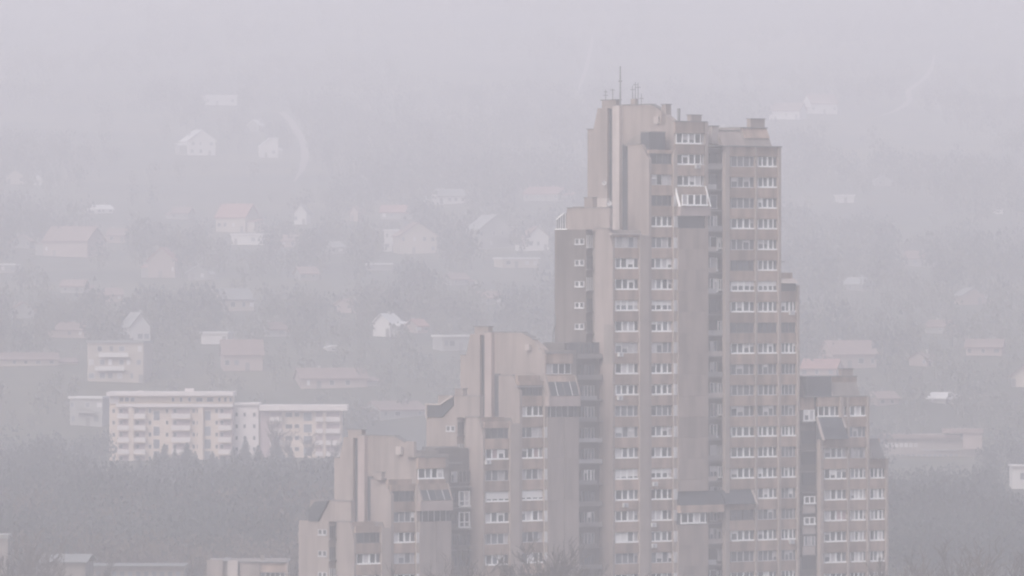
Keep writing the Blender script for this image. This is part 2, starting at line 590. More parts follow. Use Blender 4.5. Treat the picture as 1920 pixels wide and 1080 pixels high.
def rooftop_mast(T, name, label, cat, a, b, y0, y1, r, arms=(), group=None):
    p0, p1 = T.world(a, b, y0), T.world(a, b, y1)
    h = p1.z - p0.z
    root = bpy.data.objects.new(name, None)
    COL.objects.link(root)
    root.location = p0
    tag(root, label, cat, group)
    MB().tube((0, 0, 0), (0, 0, h), r, r * 0.7, 6).build('pole', M['metal'], root)
    for t, ln, rr in arms:
        MB().tube((-ln, 0, h * t), (ln, 0, h * t), rr, rr, 5).build('crossbar', M['metal'], root)
    return root


def ac_unit(T, px, py, label, b=BF):
    p = T.world(px - b, b, py)
    root = bpy.data.objects.new('air_conditioner', None)
    COL.objects.link(root)
    root.location = p
    root.rotation_euler = (0, 0, THETA)
    tag(root, label, 'air conditioner', 'air conditioners on the tower facades')
    MB().box(-.4, .4, -.34, 0.0, 0, .56).build('casing', M['dull'], root)
    m = MB()
    m.tube((-.1, -.341, .28), (-.1, -.36, .28), .2, .2, 12)
    m.build('fan_grille', M['rail'], root)
    m = MB()
    m.box(-.4, -.34, -.34, 0, -.06, -.003)
    m.box(.34, .4, -.34, 0, -.06, -.003)
    m.build('bracket', M['metal'], root)


G_T = 'stepped concrete apartment towers in a row'

# ---------------------------------------------------------------- main tower
T = Tower('tallest of the stepped concrete towers, crowned by thin aerial masts and chimneys', 60, group=G_T)
MAIN = T
YB = T.YB
rowsA = rows_of(455.5, 'FWWBWGWXGGWBWWHGW')
rowsB = rows_of(299, 'DGDWGWWBWGWXGWWBWWXGW')
small = rows_of(454, 'xxxxx', 39.6)
stepped_part(T, 0, 196, 272, 430, 391, rowsA, rowsB, [y for y, _ in small], {'fin': 'fin', 'low': 'stained'})
# roof pieces
T.box('canopy', 'fin', 1199 - BF - 56, 1199 - BF, CORE, BF + 3, 438, 441)
T.box('chimney', 'gable', 0, 10, 1240, 1248, 197, 236)
T.box('chimney_cap', 'coping', -1, 11, 1239, 1249, 195.5, 197)
T.prism('penthouse', 'core', [(1170 + 44, 273), (1176 + 44, 266), (1190 + 44, 256), (1200 + 44, 253), (1200 + 44, 282)], -44, -10)
T.box('penthouse_glazing', 'darkgl', -44, -14, 1200 + 44, 1222 + 44 - 6, 250, 282)
T.box('coping', 'slab', -45, -13, 1199 + 44, 1261, 248, 250)
T.box('roof_hatch', 'fin', -4, 0, 1229, 1237, 219, 232)
T.box('chimney', 'gable', 1296 - 1250, 1316 - 1250, 1243, 1250, 216, 231)
T.box('chimney_cap', 'coping', 1295 - 1250, 1317 - 1250, 1242, 1251, 214.5, 216)
T.box('vent_stack', 'metal', 15, 18, 1254, 1257, 204, 230)
T.box('chimney', 'gable', -110, -104, 1075 + 108, 1092 + 108, 388, 393)
T.box('chimney', 'gable', -108, -100, 1095 + 108, 1110 + 108, 372, 393)
T.box('chimney_cap', 'coping', -109, -99, 1094 + 108, 1111 + 108, 370.6, 372)
T.box('roof_box', 'fin', -106, -100, 1119 + 106, 1136 + 106, 373, 393)
cons = T.prism('conservatory', 'glass2', [(1043 + 112, 431), (1043 + 112, 412), (1057 + 112, 400), (1062 + 112, 400), (1062 + 112, 431)], -112, -95)
for px in (1043, 1047, 1051, 1055, 1060):
    T.line('glazing_bar', 'dull', [(-112.3, px + 112.3, 430), (-112.3, px + 112.3, max(400, 412 - (px - 1043) * .86))], .07, cons)
T.line('glazing_bar', 'white', [(-112.3, 1041 + 112.3, 430), (-112.3, 1063 + 112.3, 430)], .1, cons)
T.line('glazing_bar', 'white', [(-112.3, 1043 + 112.3, 412), (-112.3, 1057 + 112.3, 400)], .1, cons)
# bay of column C
T.box('cladding_panel', 'span', 0, 56, CORE, BF, 229, 250.5)
T.box('coping', 'coping', -1, 61, CORE - 2, BF + 1, 227.5, 229)
for yc in (261, 300, 340):
    T.window(1266, 1313, yc, 'W', b=CORE + .1)
    T.window(1317, 1322, yc, 'G', b=CORE + .1, divs=1)
for y0, y1 in ((271, 290), (310, 330)):
    T.box('cladding_panel', 'span', 0, 56, CORE, BF, y0, y1)
T.pilaster(1322, 1328, 229, b=BF)
bay = T.prism('projecting_bay', 'span', [(CORE, 350), (BF, 350), (BF + 9, 387), (BF + 4, 405), (CORE, 405)], 0, 58)
T.window(1277, 1325, 376, 'W', b=BF + 9.3, h=21)
T.cheek(BF, 350, 386, 9, m='white', w=1.4, back=2)
T.cheek(BF + 58, 350, 386, 9, m='white', w=1.4, back=2)
T.box('bay_apron', 'parapet', 0, 58, BF + 4, BF + 9.5, 387.5, 405)
T.box('bay_glazing', 'darkgl', 0, 58, CORE + .02, CORE + 1.5, 405, 428)
y = 428
while y < 920:
    T.box('wall_panel', 'blank', 1, 58, CORE, BF + 5, y + .35, min(920, y + 39.2))
    y += 39.2
T.sloped(1266, 1350, 920, 946, 8, bars=0)
T.box('bay_apron', 'span', 1274 - BF - 8, 1358 - BF - 8, CORE, BF + 8.5, 946.2, 960)
T.window(1275, 1322, 971, 'W', b=CORE + 7, h=20)
T.box('bay_glazing', 'darkgl', 0, 57, CORE + .02, CORE + 6.9, 960.2, 982)
for y in (982, 1021, 1060, 1099, 1138, 1177):
    T.box('wall_panel', 'blank', 1, 58, CORE, BF + 5, y + .35, y + 39.2)
# recess D
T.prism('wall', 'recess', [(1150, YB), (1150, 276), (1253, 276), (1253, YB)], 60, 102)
for k in range(22):
    yc = 300 + k * 39.15
    st = random.choice('GGDWDD')
    T.window(1331, 1345, yc, random.choice('WGD'), b=1254.2, h=26, divs=random.choice((1, 2)))
    if k > 3:
        T.window(1346, 1358, yc - 1, random.choice('GDDGX'), b=1254.2, h=22, divs=2)
    T.box('balcony_slab', 'slab', 1326 - 1262, 1363 - 1262, 1254, 1262, yc + 15, yc + 17.5)
    if k % 5 not in (2,):
        T.box('balcony_parapet', random.choice(('rail', 'rail', 'slab', 'fin')), 1326 - 1262, random.choice((1344, 1361, 1361)) - 1262, 1261, 1262, yc + 6, yc + 15)
# columns E, F, G
T.prism('wall', 'core', [(1140, YB), (1140, 275), (CORE, 275), (CORE, YB)], 102, 202)
T.box('coping', 'coping', 62, 203, CORE - 4, BF + 3, 272, 274)
rE = rows_of(302, 'GGGWGDBWDWGFGXWW-DWGW')
rF = rows_of(302, 'WWWWWWBWDWGFGXWWWGWGW')
T.column(1368, 1418, rE, 274, win_px=(1371, 1419))
T.column(1420, 1465, rF, 274, win_px=(1423, 1462))
T.pilaster(1361, 1369, 274)
T.pilaster(1419, 1423, 274, b=BF + 1)
T.pilaster(1464, 1469, 274)
T.sloped(1352, 1410, 920, 946, 10, bars=0)
T.cheek(BF + 148, 920, 946, 10, m='fin', w=2)
# roof over E and F
T.prism('roof_slope', 'gable', [(1200, 274), (1200, 244), (1250, 244), (1262, 274)], 96, 140)
T.prism('roof_slope', 'core', [(1200, 274), (1200, 238), (1250, 238), (1262, 274)], 140, 190)
T.prism('cladding_panel', 'span', [(1249, 238.2), (1252, 238.2), (1258, 257), (1254, 257)], 142, 189.5)
T.box('coping', 'coping', 96, 141, 1198, 1251, 242, 244)
T.box('coping', 'coping', 140, 190, 1198, 1254, 236.4, 238)
T.box('chimney', 'gable', 161, 188, 1243, 1250, 221, 238)
T.box('chimney_cap', 'coping', 160, 189, 1242, 1251, 219.5, 221)
T.box('lift_vent', 'fin', 84, 97, 1244, 1252, 236, 268)
T.box('coping', 'coping', 83, 98, 1243, 1253, 234.5, 236)
# column G
T.prism('wall', 'core', [(1170, YB), (1170, 533), (CORE, 533), (CORE, YB)], 202, 236)
T.box('parapet', 'span', 205, 228, 1258, CORE + 1, 511, 533)
T.prism('canopy', 'fin', [(1260, 521), (1262, 521), (1271, 531), (1260, 531)], 203, 232)
T.box('bay_glazing', 'darkgl', 203, 234, CORE, CORE + 2, 531.2, 546)
rG = rows_of(576, 'WDWGFGXGWGGWGW')
T.column(1467, 1501, rG, 546, win_px=(1468, 1499))
T.pilaster(1501, 1505, 535)
T.box('repair_patch', 'core', -118.25, -118, 1131 + 118, 1147 + 118 - .3, 608, 681)
# recess beside the middle tower
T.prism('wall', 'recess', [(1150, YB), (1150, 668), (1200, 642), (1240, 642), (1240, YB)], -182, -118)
T.prism('roof_slope', 'roof', [(1150, 667), (1200, 641), (1241, 641), (1241, 660), (1150, 668)], -180, -119)
for k in range(12):
    yc = 655 + k * 39.1
    T.window(1093, 1112, yc, random.choice('GGWDG'), b=1241.2, h=24, divs=3)
    T.window(1086, 1092, yc, 'D', b=1241.2, h=24, divs=1)
    T.box('balcony_slab', 'slab', -178, -119, 1241, 1248, yc + 14, yc + 16)
    T.box('balcony_parapet', random.choice(('rail', 'slab', 'slab')), -165, random.choice((-130, -120)), 1247, 1248, yc + 7, yc + 14)
T.line('vent_pipe', 'metal', [(-160, 1036 + 160, 660), (-160, 1036 + 160, 625), (-158, 1040 + 158, 606), (-158, 1040 + 158, 590)], .12)
T.finish()

# ---------------------------------------------------------------- middle tower
T = Tower('middle stepped concrete tower, two steps below the tallest, with a flat pale fin wall', -240, group=G_T)
MID = T
rowsA = rows_of(811, 'LWGZWGWG', 39.4)
rowsB = rows_of(732, 'LWGWGZWGWG', 39.2)
stepped_part(T, -241, 624, 704, 781, 742, rowsA, rowsB, [804, 845], {})


def tall_bay(T, A0, top, yw, ys, yp, yd, yb, glz):
    a0, a1 = A0, A0 + 55
    T.box('cladding_panel', 'span', a0, a1 - 4, CORE, BF, top, yw - 10)
    T.box('coping', 'coping', a0 - 1, a1, CORE - 3, BF + 1, top - 1.6, top)
    T.window(a0 + CORE + 2, a0 + CORE + 49, yw, glz, b=CORE + .1)
    T.box('cladding_panel', 'span', a0, a1 - 4, CORE, BF, yw + 10, ys)
    T.prism('cladding_panel', 'span', [(CORE, ys), (BF, ys), (BF + 2.5, ys + 11), (CORE, ys + 11)], a0, a1)
    T.sloped(a0 + BF + 2.5, a1 + BF + 2.5, ys + 11, yp, 6, b=BF + 2.5, bars=4)
    T.cheek(a0 + BF, ys, yp, 8, m='gable', w=3)
    T.cheek(a1 + BF + 1, ys, yp, 8, m='gable', w=2)
    T.box('bay_apron', 'parapet', a0 - 4, a1 + 1, CORE, BF + 9, yp + 1, yd)
    T.box('bay_glazing', 'darkgl', a0 + 2, a1 + 2, CORE, CORE + 4, yd, yb)
    T.box('pilaster', 'pil', a0 - 2, a0 + 2, CORE, BF + 2, yd, yb)
    for k in range(5):
        x = a0 + 6 + k * 11
        T.box('glazing_bar', 'dull', x, x + .8, CORE + 4, CORE + 4.6, yd, yb)
    y = yb
    while y < T.YB:
        y1 = min(T.YB, y + 78)
        T.box('wall_panel', 'gable', a0 - 1, a0 + 29.5, CORE, BF + 4, y + .3, y1)
        T.box('wall_panel', 'gable', a0 + 30.2, a1 + 3, CORE, BF + 4, y + .3, y1)
        y = y1


tall_bay(T, -241, 663, 692, 705, 742, 762, 782, 'G')
T.box('parapet', 'gable', -242, -239, 1232, 1264, 663, 700)
T.box('cladding_panel', 'span', -291, -250, CORE - 4, CORE, 703, 722)
T.prism('canopy', 'slab', [(CORE - 3, 722), (BF + 1, 724), (BF + 1, 726), (CORE - 3, 726)], -294, -246)
T.box('cladding_panel', 'span', -352, -312, CORE - 14, CORE - 5, 781, 800)
T.box('roof_box', 'fin', -246, -243, 1230, 1238, 646, 657)
T.box('chimney', 'gable', -354, -346, 1207, 1222, 729, 743)
T.box('chimney_cap', 'coping', -355, -345, 1206, 1223, 727.5, 729)
T.prism('terrace_glazing', 'darkgl', [(1154, 782), (1154, 760), (1180, 760), (1204, 743), (1204, 760), (1184, 782)], -355, -345)
T.line('terrace_beam', 'fin', [(-356, 1153, 758.5), (-356, 1181, 758.5), (-356, 1205, 742)], .16)
T.box('terrace_post', 'fin', -357, -352, 1154, 1156, 758, 784)
# recess between the left tower and this one
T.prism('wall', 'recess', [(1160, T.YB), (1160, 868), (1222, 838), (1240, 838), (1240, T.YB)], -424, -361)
T.prism('roof_slope', 'roof', [(1200, 868), (1200, 836), (1232, 836), (1241, 868)], -408, -372)
for k in range(6):
    yc = 892 + k * 39.2
    if k in (1, 2):
        T.window(860, 881, yc + 2, 'X', b=1241.2, h=30, divs=2)
        T.box('window_transom', 'white', 860 - 1241.4, 881 - 1241.4, 1241.3, 1242.2, yc + 5, yc + 6.6)
    else:
        T.window(860, 881, yc, 'D', b=1241.2, h=22, divs=3)
    T.window(846, 857, yc, random.choice('DG'), b=1241.2, h=20, divs=2)
    T.box('balcony_slab', 'slab', -424, -362, 1241, 1247, yc + 17.5, yc + 19.5)
T.finish()

# ---------------------------------------------------------------- left tower
T = Tower('lowest stepped concrete tower at the end of the row with a broad blank gable', -480, group=G_T)
LEFT = T
rowsA = rows_of(1006, 'LWGG', 39.6)
rowsB = rows_of(930, 'LGWGXG', 38.8)
stepped_part(T, -481, 819, 898, 976, 938, rowsA, rowsB, [998, 1038, 1078], {})
tall_bay(T, -481, 858, 889, 908, 938, 958, 978, 'W')
T.box('roof_box', 'core', -479, -436, 1245, 1258, 845, 857)
T.box('roof_box', 'fin', -487, -483, 1228, 1238, 838, 853)
T.box('roof_box', 'gable', -486, -481, 1246, 1262, 828, 858)
T.box('cladding_panel', 'span', -533, -490, CORE - 4, CORE, 898, 912)
T.box('cladding_panel', 'span', -593, -553, CORE - 14, CORE - 5, 976, 984)
T.box('chimney', 'gable', -540, -534, 1244, 1256, 885, 899)
T.box('chimney_cap', 'coping', -541, -533, 1242, 1258, 883.5, 885)
T.prism('terrace_glazing', 'darkgl', [(1174, 977), (1174, 956), (1186, 940), (1212, 938), (1192, 977)], -596, -588)
T.finish()

# ---------------------------------------------------------------- right tower
T = Tower('stepped concrete tower on the far side of the tallest, with a slanted glazed roof', 280, group=G_T)
RIGHT = T
YB = T.YB
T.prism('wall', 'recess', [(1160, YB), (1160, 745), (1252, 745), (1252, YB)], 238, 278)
T.prism('wall', 'core', [(1160, YB), (1160, 745), (CORE, 745), (CORE, YB)], 278, 365)
T.prism('wall', 'core', [(1180, YB), (1180, 862), (CORE, 862), (CORE, YB)], 365, 402)
T.sloped(1500, 1548, 706, 744, 10, b=1250, bars=0)
T.cheek(1553, 706, 744, 9, b=1252, m='fin', w=2.2, back=8)
T.prism('roof_slope', 'core', [(1200, 745), (1200, 707), (1250, 707), (1261, 745)], 303, 356)
T.box('cladding_panel', 'span', 309, 357, 1249, 1253, 707, 722)
T.box('coping', 'coping', 254, 358, 1200, 1254, 705.4, 707)
T.box('chimney', 'gable', 332, 353, 1243, 1250, 693, 707)
T.box('chimney_cap', 'coping', 331, 354, 1242, 1251, 691.5, 693)
T.box('coping', 'coping', 240, 366, CORE - 3, BF + 1, 742.5, 744.5)
T.box('cladding_panel', 'span', 240, 268, CORE - 8, CORE - 3, 745, 768)
T.window(1505, 1527, 779, 'X', b=1258, h=22, divs=2)
T.box('bay_apron', 'rail', 1505 - 1258, 1527 - 1258, 1254, 1257.5, 745, 793)
T.box('cladding_panel', 'span', 268, 314, CORE, BF, 744.6, 762)
T.box('cladding_panel', 'span', 318, 364, CORE, BF, 744.6, 762)
T.window(1533, 1577, 772, 'W', b=CORE + .1)
T.window(1583, 1626, 772, 'W', b=CORE + .1)
T.pilaster(1577, 1583, 744.6, bot=783)
T.sloped(1533, 1580, 783, 823, 12, bars=0)
T.cheek(BF + 268, 783, 823, 12, m='fin', w=2.5, back=2)
T.cheek(BF + 316, 783, 801, 6, m='fin', w=2, back=2)
T.box('cladding_panel', 'span', 318, 364, CORE, BF, 782, 801)
T.window(1591, 1628, 811, 'G', b=CORE + .1)
T.box('cladding_panel', 'span', 278, 330, CORE, BF + 2, 823, 840)
T.box('cladding_panel', 'span', 331, 364, CORE, BF, 821, 840)
r1 = rows_of(850.5, 'WWWPWWW', 39.2)
T.column(1543, 1591, r1, 849, win_px=(1545, 1590), skip_first=True)
T.column(1594, 1631, rows_of(850.5, 'GWWWXWW', 39.2), 849, win_px=(1596, 1629), skip_first=True)
T.box('parapet', 'span', 369, 392, CORE - 3, CORE, 824, 842)
T.prism('roof_slope', 'roof', [(CORE - 8, 862), (CORE - 8, 824), (CORE, 824), (CORE + 12, 861)], 367, 389)
T.sloped(1634, 1652, 841, 862, 7, b=BF, bars=2)
T.column(1632, 1668, rows_of(889.7, 'WWXWWW', 39.2), 862, win_px=(1634, 1666))
T.pilaster(1538, 1544, 823)
T.pilaster(1591, 1595, 744.6, b=BF + 1)
T.pilaster(1630, 1634, 744.6)
T.pilaster(1667, 1671, 862)
for k in range(7):
    yc = 820 + k * 39.2
    if k in (3, 4):
        T.window(1506, 1528, yc, 'X', b=1258, h=15, divs=2)
        T.box('balcony_parapet', 'fin', 1505 - 1258, 1529 - 1258, 1256, 1258, yc + 8, yc + 24)
    elif k == 5:
        T.window(1506, 1528, yc - 2, 'F', b=1257, h=18, divs=3)
        T.box('balcony_parapet', 'fin', 1505 - 1258, 1529 - 1258, 1256, 1258, yc + 8, yc + 24)
    else:
        T.box('loggia_glazing', 'darkgl', 1504 - 1253, 1530 - 1253, 1252, 1253, yc - 12, yc + 12)
    T.box('balcony_slab', 'slab', 1503 - 1257, 1532 - 1257, 1252, 1257, yc + 24, yc + 26)
T.finish()

# ---------------------------------------------------------------- fittings on the towers
T = MAIN
rooftop_mast(T, 'aerial_mast', 'tallest thin aerial mast rising from the roof of the highest tower', 'mast', 3, 1161, 196, 122, .13, [(.62, .25, .1)])
rooftop_mast(T, 'antenna_pole', 'short pole aerial on the chimney left of the tall mast', 'antenna', 3, 1147, 187, 164, .09, [(.9, .3, .05)])
rooftop_mast(T, 'antenna_pole', 'shorter pale aerial at the left end of the same chimney', 'antenna', 3, 1134, 187, 165, .06, [(.5, .35, .05), (.8, .25, .05)])
rooftop_mast(T, 'antenna_pole', 'pole aerial above the small box right of the tall mast', 'antenna', 4, 1183, 184, 159, .07, [(.7, .3, .05)])
rooftop_mast(T, 'antenna_pole', 'highest of the slender aerials grouped right of the tall mast', 'antenna', 4, 1188, 184, 153, .07, [(.85, .3, .05)])
rooftop_mast(T, 'antenna_pole', 'slender aerial with a crossbar just right of the highest grouped one', 'antenna', 4, 1193, 197, 154, .07, [(.8, .35, .05)])
rooftop_mast(T, 'antenna_pole', 'last short aerial at the right end of the aerial group', 'antenna', 4, 1199, 197, 175, .07, [(.6, .3, .05)])
T.box('roof_box', 'gable', 1, 7, 1182, 1190, 184, 196.5)
rooftop_mast(T, 'antenna_pole', 'thin tilted aerial beside the shoulder of the highest tower', 'antenna', 206, 1262, 510, 488, .06, [(.9, .6, .07)])
T = MID
rooftop_mast(T, 'antenna_pole', 'dark flat aerial standing on the roof of the middle stepped tower', 'antenna', -238, 1243, 662, 634, .07, [(.95, .55, .12)])
T = LEFT
rooftop_mast(T, 'antenna_pole', 'small dark aerial on the roof of the lowest stepped tower', 'antenna', -481, 1248, 845, 825, .06, [(.9, .4, .1)])
rooftop_mast(T, 'antenna_pole', 'thin upright pipe at the roof edge of the lowest stepped tower', 'pipe', -460, 1256, 858, 826, .09, [])
for TT_, px, py, lab in ((MAIN, 1160, 667, 'white air conditioner under the sixth window of the left front column'),
                         (MAIN, 1159, 748, 'white air conditioner under the boxed white window of the left front column'),
                         (MAIN, 1169, 947, 'white air conditioner low on the left front column above a window with a white panel'),
                         (MAIN, 1225, 909, 'white air conditioner under a half blinded window beside the blank bay'),
                         (MAIN, 1222, 985, 'white air conditioner beside the small windows under the blank bay'),
                         (MAIN, 1223, 1024, 'lowest white air conditioner of the column beside the blank bay'),
                         (MAIN, 1306, 316, 'highest white air conditioner, under the second window row of the top floors'),
                         (MAIN, 1488, 591, 'white air conditioner just below the slanted canopy of the tower shoulder'),
                         (MAIN, 1488, 1024, 'white air conditioner low on the narrow outer column of the tallest tower'),
                         (MID, 914, 868, 'white air conditioner on the outer window column of the middle stepped tower')):
    ac_unit(TT_, px, py, lab)


def dish(T, a, b, py, label):
    root = bpy.data.objects.new('satellite_dish', None)
    COL.objects.link(root)
    root.location = T.world(a, b, py)
    tag(root, label, 'satellite dish', 'satellite dishes on the towers')
    m = MB()
    n = 12
    ring = [[(r * math.cos(2 * math.pi * i / n), -.12 * (1 - (r / .34) ** 2) * -1 - .35, r * math.sin(2 * math.pi * i / n) + .6) for i in range(n)] for r in (.34, .17)]
    v = ring[0] + ring[1] + [(0, -.23, .6)]
    f = [(i, (i + 1) % n, (i + 1) % n + n, i + n) for i in range(n)] + [(i + n, (i + 1) % n + n, 2 * n) for i in range(n)]
    m.add(v, f)
    m.build('reflector', M['dull'], root)
    MB().tube((0, -.2, 0), (0, -.24, .6), .05, .05, 5).tube((0, -.24, .45), (0, -.8, .6), .03, .03, 4).build('bracket', M['metal'], root)


dish(MAIN, -3, 1137, 350, 'white satellite dish on the high gable of the tallest tower')
dish(MAIN, -106, 1143 + 104, 391, 'white satellite dish on the low roof terrace left of the bright fin')
dish(MID, -238, 1252, 662, 'white satellite dish on the roof of the middle stepped tower')
dish(LEFT, -590, 1175, 976, 'white satellite dish on the terrace of the lowest stepped tower')


# ------------------------------------------------------------------ buildings that face the camera
class Front:
    def __init__(self, name, label, cat, px, depth, base_z, rz=0.0, group=None):
        self.px, self.d, self.s, self.bz = px, depth, depth / FPX, base_z
        self.root = bpy.data.objects.new(name, None)
        COL.objects.link(self.root)
        self.root.location = ((px - 960) * self.s, depth, base_z)
        self.root.rotation_euler = (0, 0, rz)
        tag(self.root, label, cat, group)
        self.cache = {}

    def z(self, py):
        return CZ + (540 - py) * self.s - self.bz

    def box(self, name, m, px0, px1, y0, y1, fwd, back, parent=None):
        """fwd, back: metres in front of and behind the front line (front line 0, camera side negative)"""
        dx, dy, dz = (px1 - px0) * self.s, back - fwd, (y1 - y0) * self.s
        key = (name, m, round(dx, 3), round(dy, 3), round(dz, 3))
        if key not in self.cache:
            b = MB().box(0, dx, 0, dy, 0, dz)
            self.cache[key] = new_mesh(name, b.v, b.f, M[m])
        loc = ((px0 - self.px) * self.s, fwd, self.z(y1))
        if parent is not None:
            loc = tuple(Vector(loc) - parent.location)
        return link(name, self.cache[key], parent or self.root, loc)

    def win(self, px0, px1, y0, y1, m='glass', frame='creamwhite', f=0.0):
        o = self.box('window', frame, px0 - .5, px1 + .5, y0 - .5, y1 + .5, f - .04, f + .02)
        self.box('pane', m, px0, px1, y0, y1, f - .07, f - .045, o)
        return o


def white_block():
    F = Front('apartment_block', 'long cream apartment block with flat overhanging roofs above the dark wood', 'apartment block', 320, 1600.0, ground_z(-73, 1600) - 3.0)
    base = 895
    F.box('wall', 'cream', 205, 436, 763, base, 0, 14)
    F.box('wall', 'creamband', 205, 436, 742, 763, 1.2, 13)
    F.box('roof', 'creamwhite', 200, 438, 735, 742, -.8, 15)
    F.box('cornice', 'creamwhite', 218, 437, 757, 763, -1.3, 0.6)
    F.box('roof_box', 'creamwhite', 345, 361, 729, 735, 4, 8)
    F.box('roof_box', 'creamwhite', 256, 266, 733, 735, 4, 8)
    F.box('wall', 'creamwhite', 205, 222, 743, 757, .7, 1.2)
    for k in range(3):
        F.win(224 + k * 10, 231 + k * 10, 746, 753, f=1.2)
    for x in (322, 337, 353, 368, 375, 388, 395, 409, 420, 430):
        F.win(x, x + (8 if x in (368, 388) else 4), 746, 753, f=1.2)
    for r, yt in enumerate((766, 788, 810.5, 833, 855)):
        for x0, x1 in ((222, 241), (253, 272), (323, 356), (411, 433)):
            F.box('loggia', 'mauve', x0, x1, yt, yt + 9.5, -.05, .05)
            F.win(x0 + 2, x0 + 8, yt + 1, yt + 8, f=-.06)
            bal = F.box('balcony', 'creamwhite', x0 - 1.5, x1 + 1, yt + 9.5, yt + 18, -1.3, 0)
            F.box('balcony_slab', 'cream', x0 - 1.5, x1 + 1, yt + 18, yt + 19.3, -1.35, 0)
        for x in (211, 244, 279, 311, 361, 369, 404):
            F.win(x, x + 4.5, yt + 1, yt + 8)
    for x in (288, 384):
        for yt in (771, 800, 824, 846):
            F.win(x, x + 11, yt, yt + 17, m='glass2')
    F.box('pier', 'cream', 241.5, 251, 763, base + 3, -1.0, 0)
    F.box('pier', 'cream', 371, 381, 763, base, -1.0, 0)
    F.box('pier', 'mauve', 434.5, 437.5, 764, base, -.8, 6)
    # lower wing set a little further back
    F.box('wall', 'cream', 437.6, 640, 765, base, 2.5, 15)
    F.box('wall', 'creamwhite', 437.6, 484, 760, base, 1.6, 2.48)
    F.box('roof', 'creamwhite', 486, 651, 760, 770, .6, 16)
    F.box('roof', 'creamwhite', 437.6, 486, 756, 760, 1.0, 16)
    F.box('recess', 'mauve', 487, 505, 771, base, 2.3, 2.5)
    for yt in (773, 795, 817, 838):
        for x in (441, 456, 474):
            F.win(x, x + 4.5, yt + 1, yt + 8, f=1.58)
        for x0, x1 in ((506, 528), (592, 604), (612, 636)):
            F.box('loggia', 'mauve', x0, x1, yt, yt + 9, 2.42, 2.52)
            F.box('balcony', 'creamwhite', x0 - 1, x1 + 1, yt + 9, yt + 17.5, 1.2, 2.4)
        F.win(535, 547, yt + 1, yt + 9, f=2.48)
        F.win(569, 584, yt + 1, yt + 16, m='glass2', f=2.48)
        F.win(552, 560, yt + 1, yt + 8, f=2.48)
    F.box('pier', 'cream', 606, 610, 771, base, 1.4, 2.5)
    return F


white_block()

F = Front('apartment_block', 'low concrete block with pale wall strips and brown cladding at the lower edge', 'apartment block', 460, 1080.0, 0)
F.box('wall', 'core', 390, 538, 1052, 1165, 0.3, 12)
F.box('wall_panel', 'gable', 388, 418, 1050, 1165, -.4, .28)
F.box('fin', 'fin', 427, 446, 1050.5, 1165, -.9, .28)
F.box('wall_panel', 'gable', 450, 487, 1054, 1165, -.5, .28)
F.box('cladding_panel', 'span', 488, 536, 1056, 1073, -.3, .28)
F.box('pilaster', 'pil', 536, 540, 1055, 1165, -.6, .28)
F.box('coping', 'coping', 448, 541, 1053, 1054.6, -.7, 12.2)
F.box('coping', 'coping', 416, 428, 1051, 1052.6, -.2, 12.2)
F.box('chimney', 'core', 488, 494, 1043, 1053, 3, 5)
for x in range(489, 535, 9):
    F.win(x + 1, x + 8, 1074, 1088, m=random.choice(('glass', 'curtain', 'glass2')), f=.25, frame='white')

F = Front('school_building', 'long grey building with a row of small windows on the slope beyond the end tower', 'building', 1750, 1612.0, ground_z(92, 1612) - 2)
F.box('wall', 'core', 1655, 1840, 822, 890, 0, 14)
F.box('roof', 'rpink', 1650, 1800, 815, 822, -1, 15)
F.box('wall', 'hpink', 1805, 1841, 812, 842, -1.5, 0)
F.box('roof', 'rpink', 1770, 1843, 804, 812, -2, 8)
F.box('cornice', 'hgrey', 1728, 1795, 843, 845, -.6, 0)
F.box('cornice', 'hgrey', 1728, 1795, 866, 868, -.6, 0)
for x in range(1660, 1722, 9):
    F.win(x, x + 6, 831, 838, m='curtain', frame='hwhite')
for x in range(1660, 1800, 10):
    F.win(x, x + 6, 852, 862, m='glass2', frame='hgrey')

F = Front('white_house', 'bright white flat roofed house cut by the edge of the frame beyond the end tower', 'house', 1925, 1480.0, ground_z(100, 1480) - 2)
F.box('wall', 'hwhite', 1898, 1960, 875, 990, 0, 9)
F.box('roof', 'hwhite', 1896, 1962, 872, 875, -.6, 9.6)
F.win(1913, 1926, 887, 899, m='glass2', frame='hwhite')
F.win(1935, 1950, 887, 899, m='glass2', frame='hwhite')


# ------------------------------------------------------------------ houses on the hillside
HOUSE_BOXES = [(196, 655, 728, 850, 1600), (1650, 1845, 800, 874, 1612), (1868, 1990, 868, 922, 1480)]


